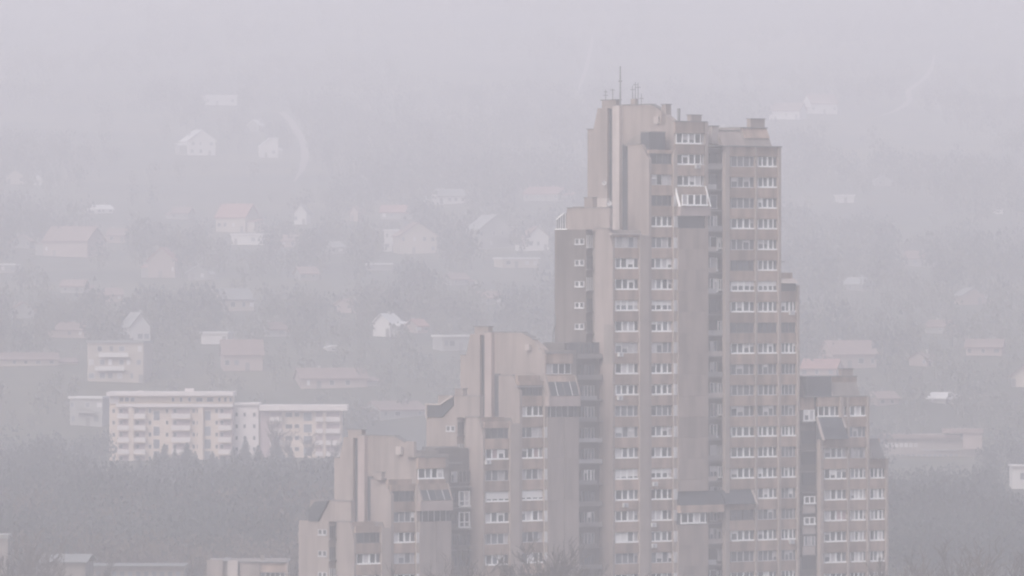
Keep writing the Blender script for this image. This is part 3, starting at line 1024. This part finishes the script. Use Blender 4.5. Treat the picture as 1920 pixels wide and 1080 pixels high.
def house(x0, x1, yt, yb, form, wall, roof, label, rz=None, wins=3, storeys=None):
    rnd = random.Random(x0 * 31 + yt)
    px = (x0 + x1) / 2
    gx, gy, gz = hit(px, yb)
    s = gy / FPX
    W = (x1 - x0) * s
    H = (yb - yt) * s
    Dp = max(6.0, min(11.0, W * 0.8))
    root = bpy.data.objects.new('house', None)
    COL.objects.link(root)
    root.location = (gx, gy + 1.0, gz)
    root.rotation_euler = (0, 0, R(rz if rz is not None else rnd.choice((-1, 1)) * rnd.uniform(4, 30)))
    tag(root, label, 'house', 'houses scattered over the hillside')
    HOUSE_BOXES.append((x0 - 6, x1 + 6, yt - 4, yb + 5, gy))
    sink = -3.0
    hw = W / 2
    if form == 'flat':
        eh = H - .5
        MB().box(-hw + .3, hw - .3, 0, Dp, sink, eh).build('wall', M[wall], root)
        rf = MB().box(-hw, hw, -.5, Dp + .3, eh, H).build('roof', M[roof], root)
    elif form == 'gable':      # ridge runs away from the camera
        eh = H * .58
        MB().prism_y([(-hw + .4, sink), (hw - .4, sink), (hw - .4, eh), (0, H - .3), (-hw + .4, eh)], 0, Dp).build('wall', M[wall], root)
        m = MB()
        for sg in (-1, 1):
            m.prism_y([(sg * (hw + .2), eh - .5), (0, H - .25), (0, H), (sg * (hw + .2), eh - .2)], -.6, Dp + .4)
        rf = m.build('roof', M[roof], root)
    elif form == 'lean':       # one slope, high on the right hand
        eh = H * .55
        MB().prism_y([(-hw + .3, sink), (hw - .3, sink), (hw - .3, H - .3), (hw * .1, H - .3), (-hw + .3, eh)], 0, Dp).build('wall', M[wall], root)
        rf = MB().prism_y([(-hw, eh - .1), (hw * .1, H - .25), (hw, H - .25), (hw, H), (hw * .1, H), (-hw, eh + .2)], -.5, Dp + .3).build('roof', M[roof], root)
    else:                      # 'eaves': the roof slope faces the camera
        eh = H * .52
        MB().prism_x([(0, sink), (Dp, sink), (Dp, eh), (Dp / 2, H - .4), (0, eh)], -hw + .4, hw - .4).build('wall', M[wall], root)
        rf = MB().prism_x([(-.6, eh - .3), (Dp / 2, H - .3), (Dp + .6, eh - .3), (Dp + .6, eh), (Dp / 2, H), (-.6, eh)], -hw, hw).build('roof', M[roof], root)
    if form != 'flat':
        cx = rnd.uniform(-.3, .3) * W
        MB().box(cx - .35, cx + .35, Dp * .55, Dp * .55 + .7, H * .72, H + .5).build('chimney', M['hgrey'], rf)
    n = storeys or max(1, int(eh / 2.6))
    for q in range(n):
        z0 = q * (eh / n) + eh / n * .38
        hh = min(1.15, eh / n * .42)
        door = rnd.randrange(wins) if q == 0 else -1
        for k in range(wins):
            if rnd.random() < .22 and k != door:
                continue
            x = -hw + (k + .5 + rnd.uniform(-.2, .2)) * W / wins
            ww = rnd.choice((.28, .38, .5, .62)) * min(1.0, W / wins / 1.8)
            if k == door and eh > 2.4:
                MB().box(x - .5, x + .5, -.06, 0.0, 0, min(2.0, eh * .75)).build('door', M['darkframe'], root)
                continue
            fo = MB().box(x - ww - .08, x + ww + .08, -.05, .0, z0 - .08, z0 + hh + .08).build('window', M[wall if rnd.random() < .5 else 'hwhite'], root)
            MB().box(x - ww, x + ww, -.08, -.055, z0, z0 + hh).build('pane', M[rnd.choice(('glass2', 'glass2', 'curtain', 'glass'))], fo)
        if q > 0 and rnd.random() < .6:
            a = rnd.uniform(-hw + .5, 0)
            bl = MB().box(a, a + hw, -1.3, -.1, z0 - eh / n * .38 - .15, z0 - eh / n * .38)
            bl.box(a, a + hw, -1.3, -1.2, z0 - eh / n * .38, z0 - eh / n * .38 + .9)
            bl.build('balcony', M[rnd.choice(('hwhite', 'hgrey', 'rgrey'))], root)
    if form != 'flat' and W > 5 and rnd.random() < .65:      # a lean-to or porch at one end
        sg = rnd.choice((-1, 1))
        ah = eh * rnd.uniform(.5, .8)
        aw = W * rnd.uniform(.18, .3)
        xa = sorted((sg * (hw - .35), sg * (hw + aw)))
        an = MB().box(xa[0], xa[1], 1.0, Dp * .8, sink, ah).build('annex', M[rnd.choice((wall, 'hgrey'))], root)
        MB().prism_x([(.6, ah), (Dp * .85, ah + .9), (Dp * .85, ah + 1.05), (.6, ah + .15)], xa[0] - .2, xa[1] + .2).build('roof', M[roof], an)
    return root


HOUSES = [
    (318, 356, 388, 412, 'eaves', 'hgrey', 'rpink', 'faint grey house left of the red roofed cream house', 2),
    (196, 236, 428, 456, 'eaves', 'hpink', 'rpink', 'faint pink house right of the broad pink house', 2),
    (350, 392, 498, 526, 'gable', 'hgrey', 'rgrey', 'faint grey gabled house between two red roofed houses', 2),
    (20, 58, 440, 466, 'gable', 'hgrey', 'rpink', 'faint gabled house left of the broad pink house', 2),
    (110, 160, 524, 550, 'eaves', 'hgrey', 'rpink', 'faint grey house above the low pink one', 2),
    (196, 232, 540, 566, 'eaves', 'hpink', 'rpink', 'faint pink house over the tall white gabled house', 2),
    (612, 650, 452, 476, 'eaves', 'hgrey', 'rgrey', 'faint grey house below the small narrow pink house', 2),
    (620, 664, 560, 588, 'gable', 'hpink', 'rpink', 'faint pink gabled house left of the white one with paired windows', 2),
    (842, 884, 512, 536, 'eaves', 'hgrey', 'rpink', 'faint grey house below the large grey gabled house', 2),
    (900, 944, 546, 572, 'eaves', 'hgrey', 'rpink', 'faint grey house above the roof of the middle stepped tower', 2),
    (500, 540, 604, 632, 'eaves', 'hgrey', 'rpink', 'faint grey house right of the bright white box shaped house', 2),
    (520, 556, 440, 464, 'eaves', 'hpink', 'rpink', 'faint pink house right of the low white double house', 2),
    (1580, 1622, 520, 546, 'eaves', 'hgrey', 'rgrey', 'faint grey house above the wide pink house on the right slope', 2),
    (1730, 1776, 600, 626, 'eaves', 'hgrey', 'rpink', 'faint grey house left of the pink house on the lower right slope', 2),
    (1700, 1744, 660, 688, 'gable', 'hpink', 'rpink', 'faint pink gabled house above the small grey house with a white roof', 2),
    (1640, 1674, 330, 350, 'gable', 'hgrey', 'rgrey', 'very faint gabled house high in the middle of the right slope', 1),
    (384, 446, 178, 198, 'flat', 'hwhite', 'rwhite', 'long low white house, highest of the houses on the open slope', 4),
    (349, 407, 243, 292, 'gable', 'hwhite', 'rwhite', 'broad white gabled house below the highest long white house', 3),
    (487, 523, 258, 296, 'lean', 'hwhite', 'rwhite', 'white house with one sloping side next to the curving track', 2),
    (463, 488, 224, 247, 'gable', 'hgrey', 'rwhite', 'small grey gabled house above the white house with one sloping side', 2),
    (176, 215, 384, 401, 'eaves', 'hwhite', 'rwhite', 'low white house standing alone high in the left of the slope', 3),
    (398, 466, 382, 436, 'eaves', 'hcream', 'rred', 'cream house under a red roof above the low white double house', 4),
    (549, 577, 383, 422, 'gable', 'hwhite', 'rgrey', 'tall narrow white house right of the red roofed cream house', 2),
    (430, 496, 438, 460, 'flat', 'hwhite', 'rwhite', 'low white double house with two dark openings', 2),
    (72, 172, 424, 482, 'eaves', 'hpink', 'rpink', 'broad pink house under a faded red roof near the left edge of the slope', 5),
    (274, 331, 464, 522, 'gable', 'hpink', 'rred', 'pink gabled house with a red roof below the cream one', 3),
    (412, 482, 541, 584, 'eaves', 'hcream', 'rgrey', 'cream house with a grey roof below the red gabled pink one', 4),
    (240, 286, 586, 650, 'gable', 'hwhite', 'rgrey', 'tall white gabled house above the big cream housing block', 3),
    (374, 429, 622, 646, 'flat', 'hwhite', 'rwhite', 'bright white box shaped house with a flat roof', 3),
    (415, 496, 638, 698, 'eaves', 'hpink', 'rpink', 'wide pink house below the bright white box shaped house', 4),
    (160, 272, 642, 722, 'flat', 'hcream', 'rgrey', 'large cream housing block of three storeys over the long apartment block', 6),
    (694, 737, 588, 632, 'gable', 'hwhite', 'rwhite', 'white gabled house with paired windows in the middle of the slope', 2),
    (779, 806, 598, 625, 'eaves', 'hpink', 'rred', 'small red roofed house right of the white gabled one with paired windows', 2),
    (826, 890, 628, 658, 'flat', 'hgrey', 'rwhite', 'grey house with a bright flat roof half behind the middle stepped tower', 4),
    (718, 748, 430, 472, 'flat', 'hwhite', 'rwhite', 'white annex at the left side of the yellow gabled house', 2),
    (746, 822, 416, 476, 'gable', 'hcream', 'rpink', 'large yellow gabled house in the cluster left of the tallest tower', 4),
    (894, 968, 402, 466, 'gable', 'hgrey', 'rgrey', 'large grey gabled house between the yellow one and the tallest tower', 4),
    (984, 1032, 424, 471, 'gable', 'hwhite', 'rpink', 'white house with a pinkish roof right against the edge of the tallest tower', 3),
    (818, 876, 354, 383, 'eaves', 'hwhite', 'rgrey', 'long white house with a grey roof above the yellow and grey gabled houses', 4),
    (976, 1052, 350, 378, 'eaves', 'hgrey', 'rred', 'long house with a bright red roof beside the upper part of the tallest tower', 4),
    (710, 762, 384, 412, 'eaves', 'hgrey', 'rred', 'low house with a red roof above the yellow gabled house', 3),
    (653, 674, 386, 416, 'gable', 'hpink', 'rpink', 'small narrow pink house left of the low red roof', 1),
    (688, 737, 494, 508, 'flat', 'hgrey', 'rwhite', 'very low shed with a bright white roof under the yellow gabled house', 2),
    (940, 1014, 483, 503, 'flat', 'hcream', 'rwhite', 'long low cream building below the large grey gabled house', 4),
    (10, 46, 318, 346, 'gable', 'hcream', 'rgrey', 'cream gabled house at the far left of the upper slope', 2),
    (62, 80, 326, 348, 'gable', 'hwhite', 'rgrey', 'tiny white house right of the cream gabled house on the upper slope', 1),
    (-6, 30, 494, 512, 'flat', 'hgrey', 'rwhite', 'low house with a white roof cut by the left edge of the frame', 2),
    (560, 692, 692, 732, 'eaves', 'hpink', 'rpink', 'long pink building with a faded roof behind the right wing of the cream block', 5),
    (1572, 1604, 365, 381, 'flat', 'hwhite', 'rwhite', 'white shed alone on the upper slope right of the tallest tower', 1),
    (1440, 1502, 192, 224, 'eaves', 'hwhite', 'rpink', 'pale house with a pinkish roof just beyond the top of the tallest tower', 3),
    (1518, 1574, 176, 214, 'eaves', 'hwhite', 'rpink', 'highest pale house on the right slope beside the faint winding track', 3),
    (1736, 1778, 736, 758, 'eaves', 'hgrey', 'rwhite', 'small grey house with a white roof on the slope above the school with small windows', 2),
    (1556, 1650, 640, 694, 'eaves', 'hpink', 'rpink', 'wide pink house directly above the end tower on the slope', 4),
    (1500, 1572, 676, 712, 'eaves', 'hpink', 'rred', 'red roofed house half hidden by the glazed roof of the end tower', 3),
    (1808, 1882, 636, 668, 'eaves', 'hpink', 'rpink', 'pink house with a faded roof alone on the lower right slope', 3),
    (1894, 1940, 690, 730, 'gable', 'hcream', 'rpink', 'cream gabled house cut by the right edge of the frame', 2),
    (1866, 1886, 388, 402, 'gable', 'hwhite', 'rgrey', 'tiny white gabled house high on the right slope', 1),
    (126, 196, 745, 802, 'flat', 'hgrey', 'rwhite', 'grey three storey house with a bright roof left of the cream block', 3),
    (613, 632, 648, 660, 'lean', 'hwhite', 'rwhite', 'tiny white hut above the long pink building', 1),
    (706, 806, 752, 786, 'eaves', 'hgrey', 'rpink', 'low grey house with a faded roof left of the middle stepped tower', 4),
    (94, 164, 604, 634, 'eaves', 'hpink', 'rpink', 'low pink house left of the tall white gabled house', 3),
    (-10, 112, 662, 688, 'eaves', 'hcream', 'rpink', 'long cream building with a faded roof at the left edge above the wood', 5),
    (1640, 1692, 736, 764, 'eaves', 'hpink', 'rpink', 'small pink house just above the outer edge of the end tower', 2),
    (560, 600, 500, 526, 'eaves', 'hgrey', 'rpink', 'grey house with a faded roof in the empty middle slope', 2),
    (20, 66, 566, 598, 'gable', 'hgrey', 'rpink', 'grey gabled house left of the low pink one', 2),
    (1690, 1740, 470, 500, 'eaves', 'hgrey', 'rpink', 'grey house barely showing in the middle of the right slope', 3),
    (1800, 1850, 540, 572, 'gable', 'hpink', 'rgrey', 'pink gabled house barely showing on the right slope', 2),
]
for h in HOUSES:
    house(*h[:8], wins=h[8])

# roofs at the lower left, nearer than the wood
F = Front('low_house', 'pale low house with a shallow sheet roof at the lower left', 'house', 120, 1120.0, 0, rz=R(-6))
F.box('wall', 'core', 76, 160, 1054, 1170, 0, 8)
m = MB()
m.prism_x([(-.8, F.z(1055)), (4, F.z(1042)), (9, F.z(1055)), (9, F.z(1053)), (4, F.z(1040)), (-.8, F.z(1053))], (72 - 120) * F.s, (166 - 120) * F.s)
m.build('roof', M['rgrey'], F.root)
F = Front('long_hall', 'long low hall with a pinkish roof edge along the bottom of the wood', 'building', 240, 1140.0, 0)
F.box('wall', 'core', 132, 345, 1066, 1170, 0, 10)
F.box('roof', 'rgrey', 130, 348, 1060, 1062, -.8, 10.6)
F.box('fascia', 'core', 131, 347, 1062.2, 1066, -.5, 10.3)
for x in range(150, 335, 15):
    F.win(x, x + 8, 1072, 1082, m='glass2', frame='hgrey')
F = Front('white_hut', 'small white topped hut behind bare trees at the lower left corner', 'house', 0, 1110.0, 0)
F.box('wall', 'core', -30, 14, 1010, 1170, 0, 7)
F.box('roof', 'hgrey', -34, 16, 1003, 1010, -.5, 7.5)


# ------------------------------------------------------------------ tracks on the hill
def track(label, pts, width):
    # resample
    P = []
    for (a, b), (c, d) in zip(pts, pts[1:]):
        for k in range(6):
            t = k / 6
            P.append((a + (c - a) * t, b + (d - b) * t))
    P.append(pts[-1])
    W = []
    for p in P:
        x, y, z = hit(*p)
        W.append(Vector((x, y, z)))
    v, f = [], []
    for i, q in enumerate(W):
        taper = min(1.0, .25 + 4.0 * min(i, len(W) - 1 - i) / len(W))
        d = (W[min(i + 1, len(W) - 1)] - W[max(i - 1, 0)])
        d.z = 0
        n = Vector((-d.y, d.x, 0)).normalized() * width / 2 * taper
        for sgn in (-1, 1):
            e = q + n * sgn
            v.append((e.x, e.y, max(ground_z(e.x, e.y), q.z) + .35))
    for i in range(len(W) - 1):
        f.append((2 * i, 2 * i + 1, 2 * i + 3, 2 * i + 2))
    for p, q in zip(P, W):
        HOUSE_BOXES.append((p[0] - 9, p[0] + 9, p[1] - 4, p[1] + 4, q.y))
    o = link('dirt_track', new_mesh('dirt_track', v, f, M['track']))
    tag(o, label, kind='structure')


track('pale curved track', [(470, 214), (506, 210), (528, 212), (545, 228), (556, 246), (566, 262), (571, 280), (572, 298), (566, 320), (552, 342)], 3.0)
track('faint winding track', [(1640, 222), (1674, 212), (1696, 200), (1706, 188), (1702, 172), (1716, 162), (1734, 148), (1748, 128), (1752, 104)], 2.6)
track('faint steep track', [(1082, 176), (1092, 150), (1100, 128), (1106, 100), (1112, 66)], 1.8)


# ------------------------------------------------------------------ vegetation
def bare_tree_mesh(seed, H, spread, upright=0.75):
    rnd = random.Random(seed)
    trunk, twigs = MB(), MB()

    def grow(p, d, ln, r, lvl):
        q = p
        seg = 3 if lvl < 2 else 2
        for k in range(seg):
            d = (d + Vector((rnd.gauss(0, .10), rnd.gauss(0, .10), rnd.gauss(0.05, .06)))).normalized()
            n = q + d * (ln / seg)
            r1 = r * (1 - .38 / seg * 1.6)
            (trunk if lvl < 1 else twigs).tube(q, n, r, r1, 5 if lvl < 1 else 3)
            if lvl < 4 and (lvl > 0 or k > 0):
                for _ in range(rnd.choice((1, 2, 2, 3)) if lvl else 4):
                    t = rnd.uniform(0.1, 1)
                    a = rnd.uniform(0, 2 * math.pi)
                    side = Vector((math.cos(a), math.sin(a), 0))
                    nd = (d * upright + side * spread * rnd.uniform(.5, 1.1)).normalized()
                    grow(q + (n - q) * t, nd, ln * rnd.uniform(.42, .62), max(r1 * .60, .058), lvl + 1)
            q, r = n, r1
    grow(Vector((0, 0, 0)), Vector((0, 0, 1)), H * .62, H * .020, 0)
    top = max(v[2] for v in twigs.v)
    k = H / top
    for m in (trunk, twigs):
        m.v = [(x * k, y * k, z * k) for x, y, z in m.v]
    return new_mesh('trunk', trunk.v, trunk.f, M['bark']), new_mesh('crown', twigs.v, twigs.f, M['twig'])


BARE = [bare_tree_mesh(11, 20, .50), bare_tree_mesh(23, 20, .62), bare_tree_mesh(37, 20, .42, .9)]


def bare_tree(px, top_py, depth, label, kind, rz, group):
    x = (px - 960) / FPX * depth
    g = ground_z(x, depth)
    H = CZ + (540 - top_py) / FPX * depth - g
    root = bpy.data.objects.new('bare_tree', None)
    COL.objects.link(root)
    root.location = (x, depth, g - .2)
    root.rotation_euler = (0, 0, R(rz))
    k = (H + .2) / 20.0
    root.scale = (k * 1.05, k * 1.05, k)
    tag(root, label, 'tree', group)
    link('trunk', BARE[kind][0], root)
    link('crown', BARE[kind][1], root)


GB = 'bare winter trees in front of the towers'
for px, ty, dp, lab, kd, rz in (
        (893, 1024, 900, 'bare tree before the outer window column of the middle tower', 0, 10),
        (1000, 1002, 905, 'tallest bare treetop, before the paired window column of the middle tower', 1, 80),
        (975, 1026, 890, 'bare tree just left of the tallest bare treetop', 2, 200),
        (1034, 1010, 915, 'bare tree at the left edge of the blank bay of the middle tower', 2, 140),
        (1072, 1032, 920, 'slim bare tree before the right half of the blank bay', 2, 300),
        (860, 1044, 885, 'low bare tree before the dark recess beside the lowest tower', 0, 250),
        (800, 1052, 880, 'faint bare treetop before the blank bay of the lowest tower', 2, 33),
        (1110, 1050, 930, 'low bare treetop before the dark recess of the tallest tower', 0, 170),
        (1180, 1066, 940, 'barely showing treetop under the left window column of the tallest tower', 1, 20),
        (912, 1034, 895, 'bare tree close right of the one before the outer window column', 1, 290),
        (948, 1040, 888, 'low bare tree between the two window columns of the middle tower', 0, 45),
        (1052, 1022, 893, 'bare tree before the middle of the blank bay of the middle tower', 0, 330),
        (1640, 1056, 960, 'low bare treetop under the narrow column of the end tower', 0, 60)):
    bare_tree(px, ty, dp, lab, kd, rz, GB)
GL = 'bare winter trees at the edges of the view'
for px, ty, dp, lab, kd, rz in (
        (40, 984, 1060, 'spreading bare tree beside the hut at the lower left corner', 1, 15),
        (75, 1004, 1050, 'bare tree between the hut and the pale low house', 0, 130),
        (14, 1020, 1030, 'lowest bare tree in the lower left corner', 2, 220),
        (200, 1030, 1100, 'bare treetop rising behind the long low hall', 0, 75),
        (1700, 1036, 950, 'bare tree just beyond the foot of the end tower', 2, 40),
        (1752, 1022, 940, 'bare tree in the middle of the right hand thicket', 0, 260),
        (1796, 1004, 955, 'highest bare tree of the right hand thicket', 1, 100),
        (1832, 1012, 945, 'bare tree right of the highest one in the thicket', 0, 10),
        (1875, 1024, 935, 'spreading bare tree near the right edge of the frame', 1, 310),
        (512, 776, 1560, 'tall bare tree before the shadowed recess of the cream block', 2, 140),
        (548, 800, 1570, 'bare tree before the first balconies of the right wing', 0, 20),
        (590, 806, 1565, 'spreading bare tree before the middle of the right wing', 1, 200),
        (626, 820, 1555, 'bare tree before the end of the right wing', 1, 90),
        (1915, 1022, 1120, 'bare tree cut by the right edge of the frame', 2, 190)):
    bare_tree(px, ty, dp, lab, kd, rz, GL)


def conifer_mesh(seed):
    rnd = random.Random(seed)
    m = MB()
    H = 10.0
    for k in range(40):
        t = k / 39
        z = 1.0 + t * 8.9
        rad = 2.7 * (1 - t) ** .85 + .12
        n = max(5, int(13 * (1 - t)) + 4)
        for i in range(n):
            a = 2 * math.pi * (i + rnd.random()) / n
            r = rad * rnd.uniform(.55, 1.15)
            w = .45 * (1 - t) + .18
            c, s_ = math.cos(a), math.sin(a)
            tip = (r * c, r * s_, z - .25 * r + rnd.uniform(-.2, .2))
            m.add([(.1 * c - s_ * w * .5, .1 * s_ + c * w * .5, z + .15), (.55 * r * c - s_ * w, .55 * r * s_ + c * w, z - .05 * r),
                   tip, (.55 * r * c + s_ * w, .55 * r * s_ - c * w, z - .12 * r)], [(0, 1, 2, 3)])
    tr = MB().tube((0, 0, 0), (0, 0, 9.6), .2, .03, 6)
    return new_mesh('trunk', tr.v, tr.f, M['bark']), new_mesh('crown', m.v, m.f, M['conifer'])


CON = [conifer_mesh(5), conifer_mesh(9)]
for i, (px, ty, dp, wd, lab) in enumerate((
        (308, 832, 1540, 1.2, 'tallest dark conifer before the middle balconies of the cream block'),
        (328, 842, 1530, 1.1, 'dark conifer hugging the right side of the tallest one'),
        (350, 830, 1545, 1.3, 'dark conifer under the stair windows of the cream block'),
        (366, 846, 1530, 1.0, 'small dark conifer left of the projecting pier'),
        (292, 846, 1525, 1.0, 'small dark conifer left of the tallest one'),
        (398, 846, 1520, 1.2, 'dark conifer right of the projecting pier'),
        (460, 818, 1550, 0.9, 'slim dark conifer before the plain link between the two wings'),
        (438, 836, 1530, 1.1, 'broad dark conifer left of the slim one before the link'),
        (484, 834, 1535, 1.2, 'broad dark conifer right of the slim one before the link'),
        (518, 812, 1560, 0.9, 'thin dark conifer before the shadowed recess of the right wing'),
        (546, 842, 1530, 1.2, 'dark conifer before the stair windows of the right wing'),
        (574, 850, 1520, 1.2, 'low dark conifer near the right end of the cream block'),
        (262, 858, 1520, 1.2, 'low dark conifer before the left balconies of the cream block'),
        (420, 856, 1500, 1.3, 'low round conifer before the corner between the wings'))):
    x = (px - 960) / FPX * dp
    g = ground_z(x, dp)
    H = CZ + (540 - ty) / FPX * dp - g
    root = bpy.data.objects.new('conifer_tree', None)
    COL.objects.link(root)
    root.location = (x, dp, g - .3)
    root.rotation_euler = (0, 0, i * 1.3)
    root.scale = (wd * 1.9 * H / 10, wd * 1.9 * H / 10, (H + .3) / 10)
    tag(root, lab, 'tree', 'dark conifers before the cream apartment block')
    link('trunk', CON[i % 2][0], root)
    link('crown', CON[i % 2][1], root)


def covers_house(px, top, base, y):
    for x0, x1, y0, y1, hy in HOUSE_BOXES:
        if x0 < px < x1 and y < hy + 4 and top < y1 - 0.12 * (y1 - y0) and base > y0:
            return True
    return False


def woodland(name, label, n, y0, y1, hmin, hmax, mat_, seed, px_lo=-250, px_hi=2170, dens=None, limit_top=None, clumps=30, leaf=1.0):
    rnd = random.Random(seed)
    v, f = [], []
    done = tries = 0
    while done < n and tries < n * 12:
        tries += 1
        y = rnd.uniform(y0, y1)
        px = rnd.uniform(px_lo, px_hi)
        x = (px - 960) / FPX * y
        if dens and rnd.random() > dens(x, y):
            continue
        H = rnd.uniform(hmin, hmax) * (1 + .55 * noise.noise(Vector((x * .035, y * .035, 8))))
        z = ground_z(x, y)
        base = 540 - (z - CZ) * FPX / y
        top = base - H * FPX / y
        if covers_house(px, top, base, y):
            continue
        if limit_top and top < limit_top(px):
            continue
        done += 1
        Rr = H * rnd.uniform(.30, .46)
        # tapered trunk
        k = len(v)
        v += [(x - .18, y, z - .5), (x + .18, y, z - .5), (x, y + .2, z - .5), (x, y, z + H * .8)]
        f += [(k, k + 1, k + 3), (k + 1, k + 2, k + 3), (k + 2, k, k + 3)]
        # loose twig clumps through the crown
        for _ in range(clumps):
            th = rnd.uniform(0, 2 * math.pi)
            u = rnd.uniform(-1, 1)
            rr = rnd.random() ** .45
            q = math.sqrt(1 - u * u)
            cx, cy_, cz_ = x + Rr * rr * q * math.cos(th), y + Rr * rr * q * math.sin(th), z + H * .58 + H * .42 * rr * u
            e = H * rnd.uniform(.05, .10) * leaf
            k = len(v)
            a = rnd.uniform(0, math.pi)
            v += [(cx - e * math.cos(a), cy_ - e * math.sin(a), cz_ - e * rnd.random()),
                  (cx + e * math.cos(a), cy_ + e * math.sin(a), cz_ - e * rnd.random()),
                  (cx + e * .4 * rnd.uniform(-1, 1), cy_, cz_ + e * 1.3)]
            f.append((k, k + 1, k + 2))
    o = link(name, new_mesh(name, v, f, mat_))
    tag(o, label, kind='stuff')


def clumped(x, y):
    return max(0.03, min(1.0, .35 + 2.4 * noise.noise(Vector((x * .012, y * .006, 1.7)))))


M['wooddark'] = mat('dark_winter_wood', (0.044, 0.050, 0.051), var=0.75, scale=0.035)
M['woodbrown'] = mat('brown_winter_wood', (0.092, 0.072, 0.062), var=0.4, scale=0.05)
woodland('woodland', 'dense dark winter wood below the cream block', 1450, 1180, 1720, 6, 11, M['wooddark'], 4, px_lo=-200, px_hi=900, limit_top=lambda p: 790 + 110 * random.random() ** 1.5 if p < 195 else 852 + 14 * noise.noise(Vector((p * .02, 0, 0))) + (10 if p < 285 or 372 < p < 392 else 0), clumps=130, leaf=.45)
random.seed(3)
woodland('woodland', 'brown leafless thickets within the lower wood', 420, 1150, 1420, 6, 10, M['woodbrown'], 5, px_lo=-200, px_hi=900, clumps=130, leaf=.45, limit_top=lambda p: 900)
woodland('woodland', 'winter wood beyond the end tower', 760, 1180, 1740, 6, 10, M['wooddark'], 6, px_lo=1500, px_hi=2150, clumps=130, leaf=.45, limit_top=lambda p: 775 + 130 * random.random() ** 1.4)
woodland('woodland', 'scattered trees and scrub over the hillside', 6500, 1700, 4300, 4, 9, M['scrub'], 8, dens=clumped, clumps=36, leaf=.75)
woodland('woodland', 'patches of dark trees between the hillside houses', 2600, 1700, 3300, 6, 11, M['wooddark'], 9, dens=clumped, clumps=44, leaf=.7)

woodland('woodland', 'bushes and young trees on the bank behind the cream block', 1900, 1645, 1960, 3, 7, M['scrub'], 12, dens=lambda x, y: max(.25, clumped(x, y)), clumps=40, leaf=.75)

# ------------------------------------------------------------------ haze
hz = bpy.data.materials.new('winter_haze')
hz.use_nodes = True
t = hz.node_tree
t.nodes.remove(t.nodes['Principled BSDF'])
pv = t.nodes.new('ShaderNodeVolumePrincipled')
pv.inputs['Color'].default_value = (*HAZE_COLOR, 1)
pv.inputs['Density'].default_value = HAZE_DENSITY
pv.inputs['Anisotropy'].default_value = 0.0
pv.inputs['Density Attribute'].default_value = ''
pv.inputs['Temperature Attribute'].default_value = ''
pv.inputs['Color Attribute'].default_value = ''
t.links.new(pv.outputs['Volume'], t.nodes['Material Output'].inputs['Volume'])
try:
    hz.cycles.homogeneous_volume = True
except Exception:
    pass
b = MB().box(-1450, 1450, -650, 4750, -8.0, 300.0)
o = b.build('haze', hz)
tag(o, kind='stuff')
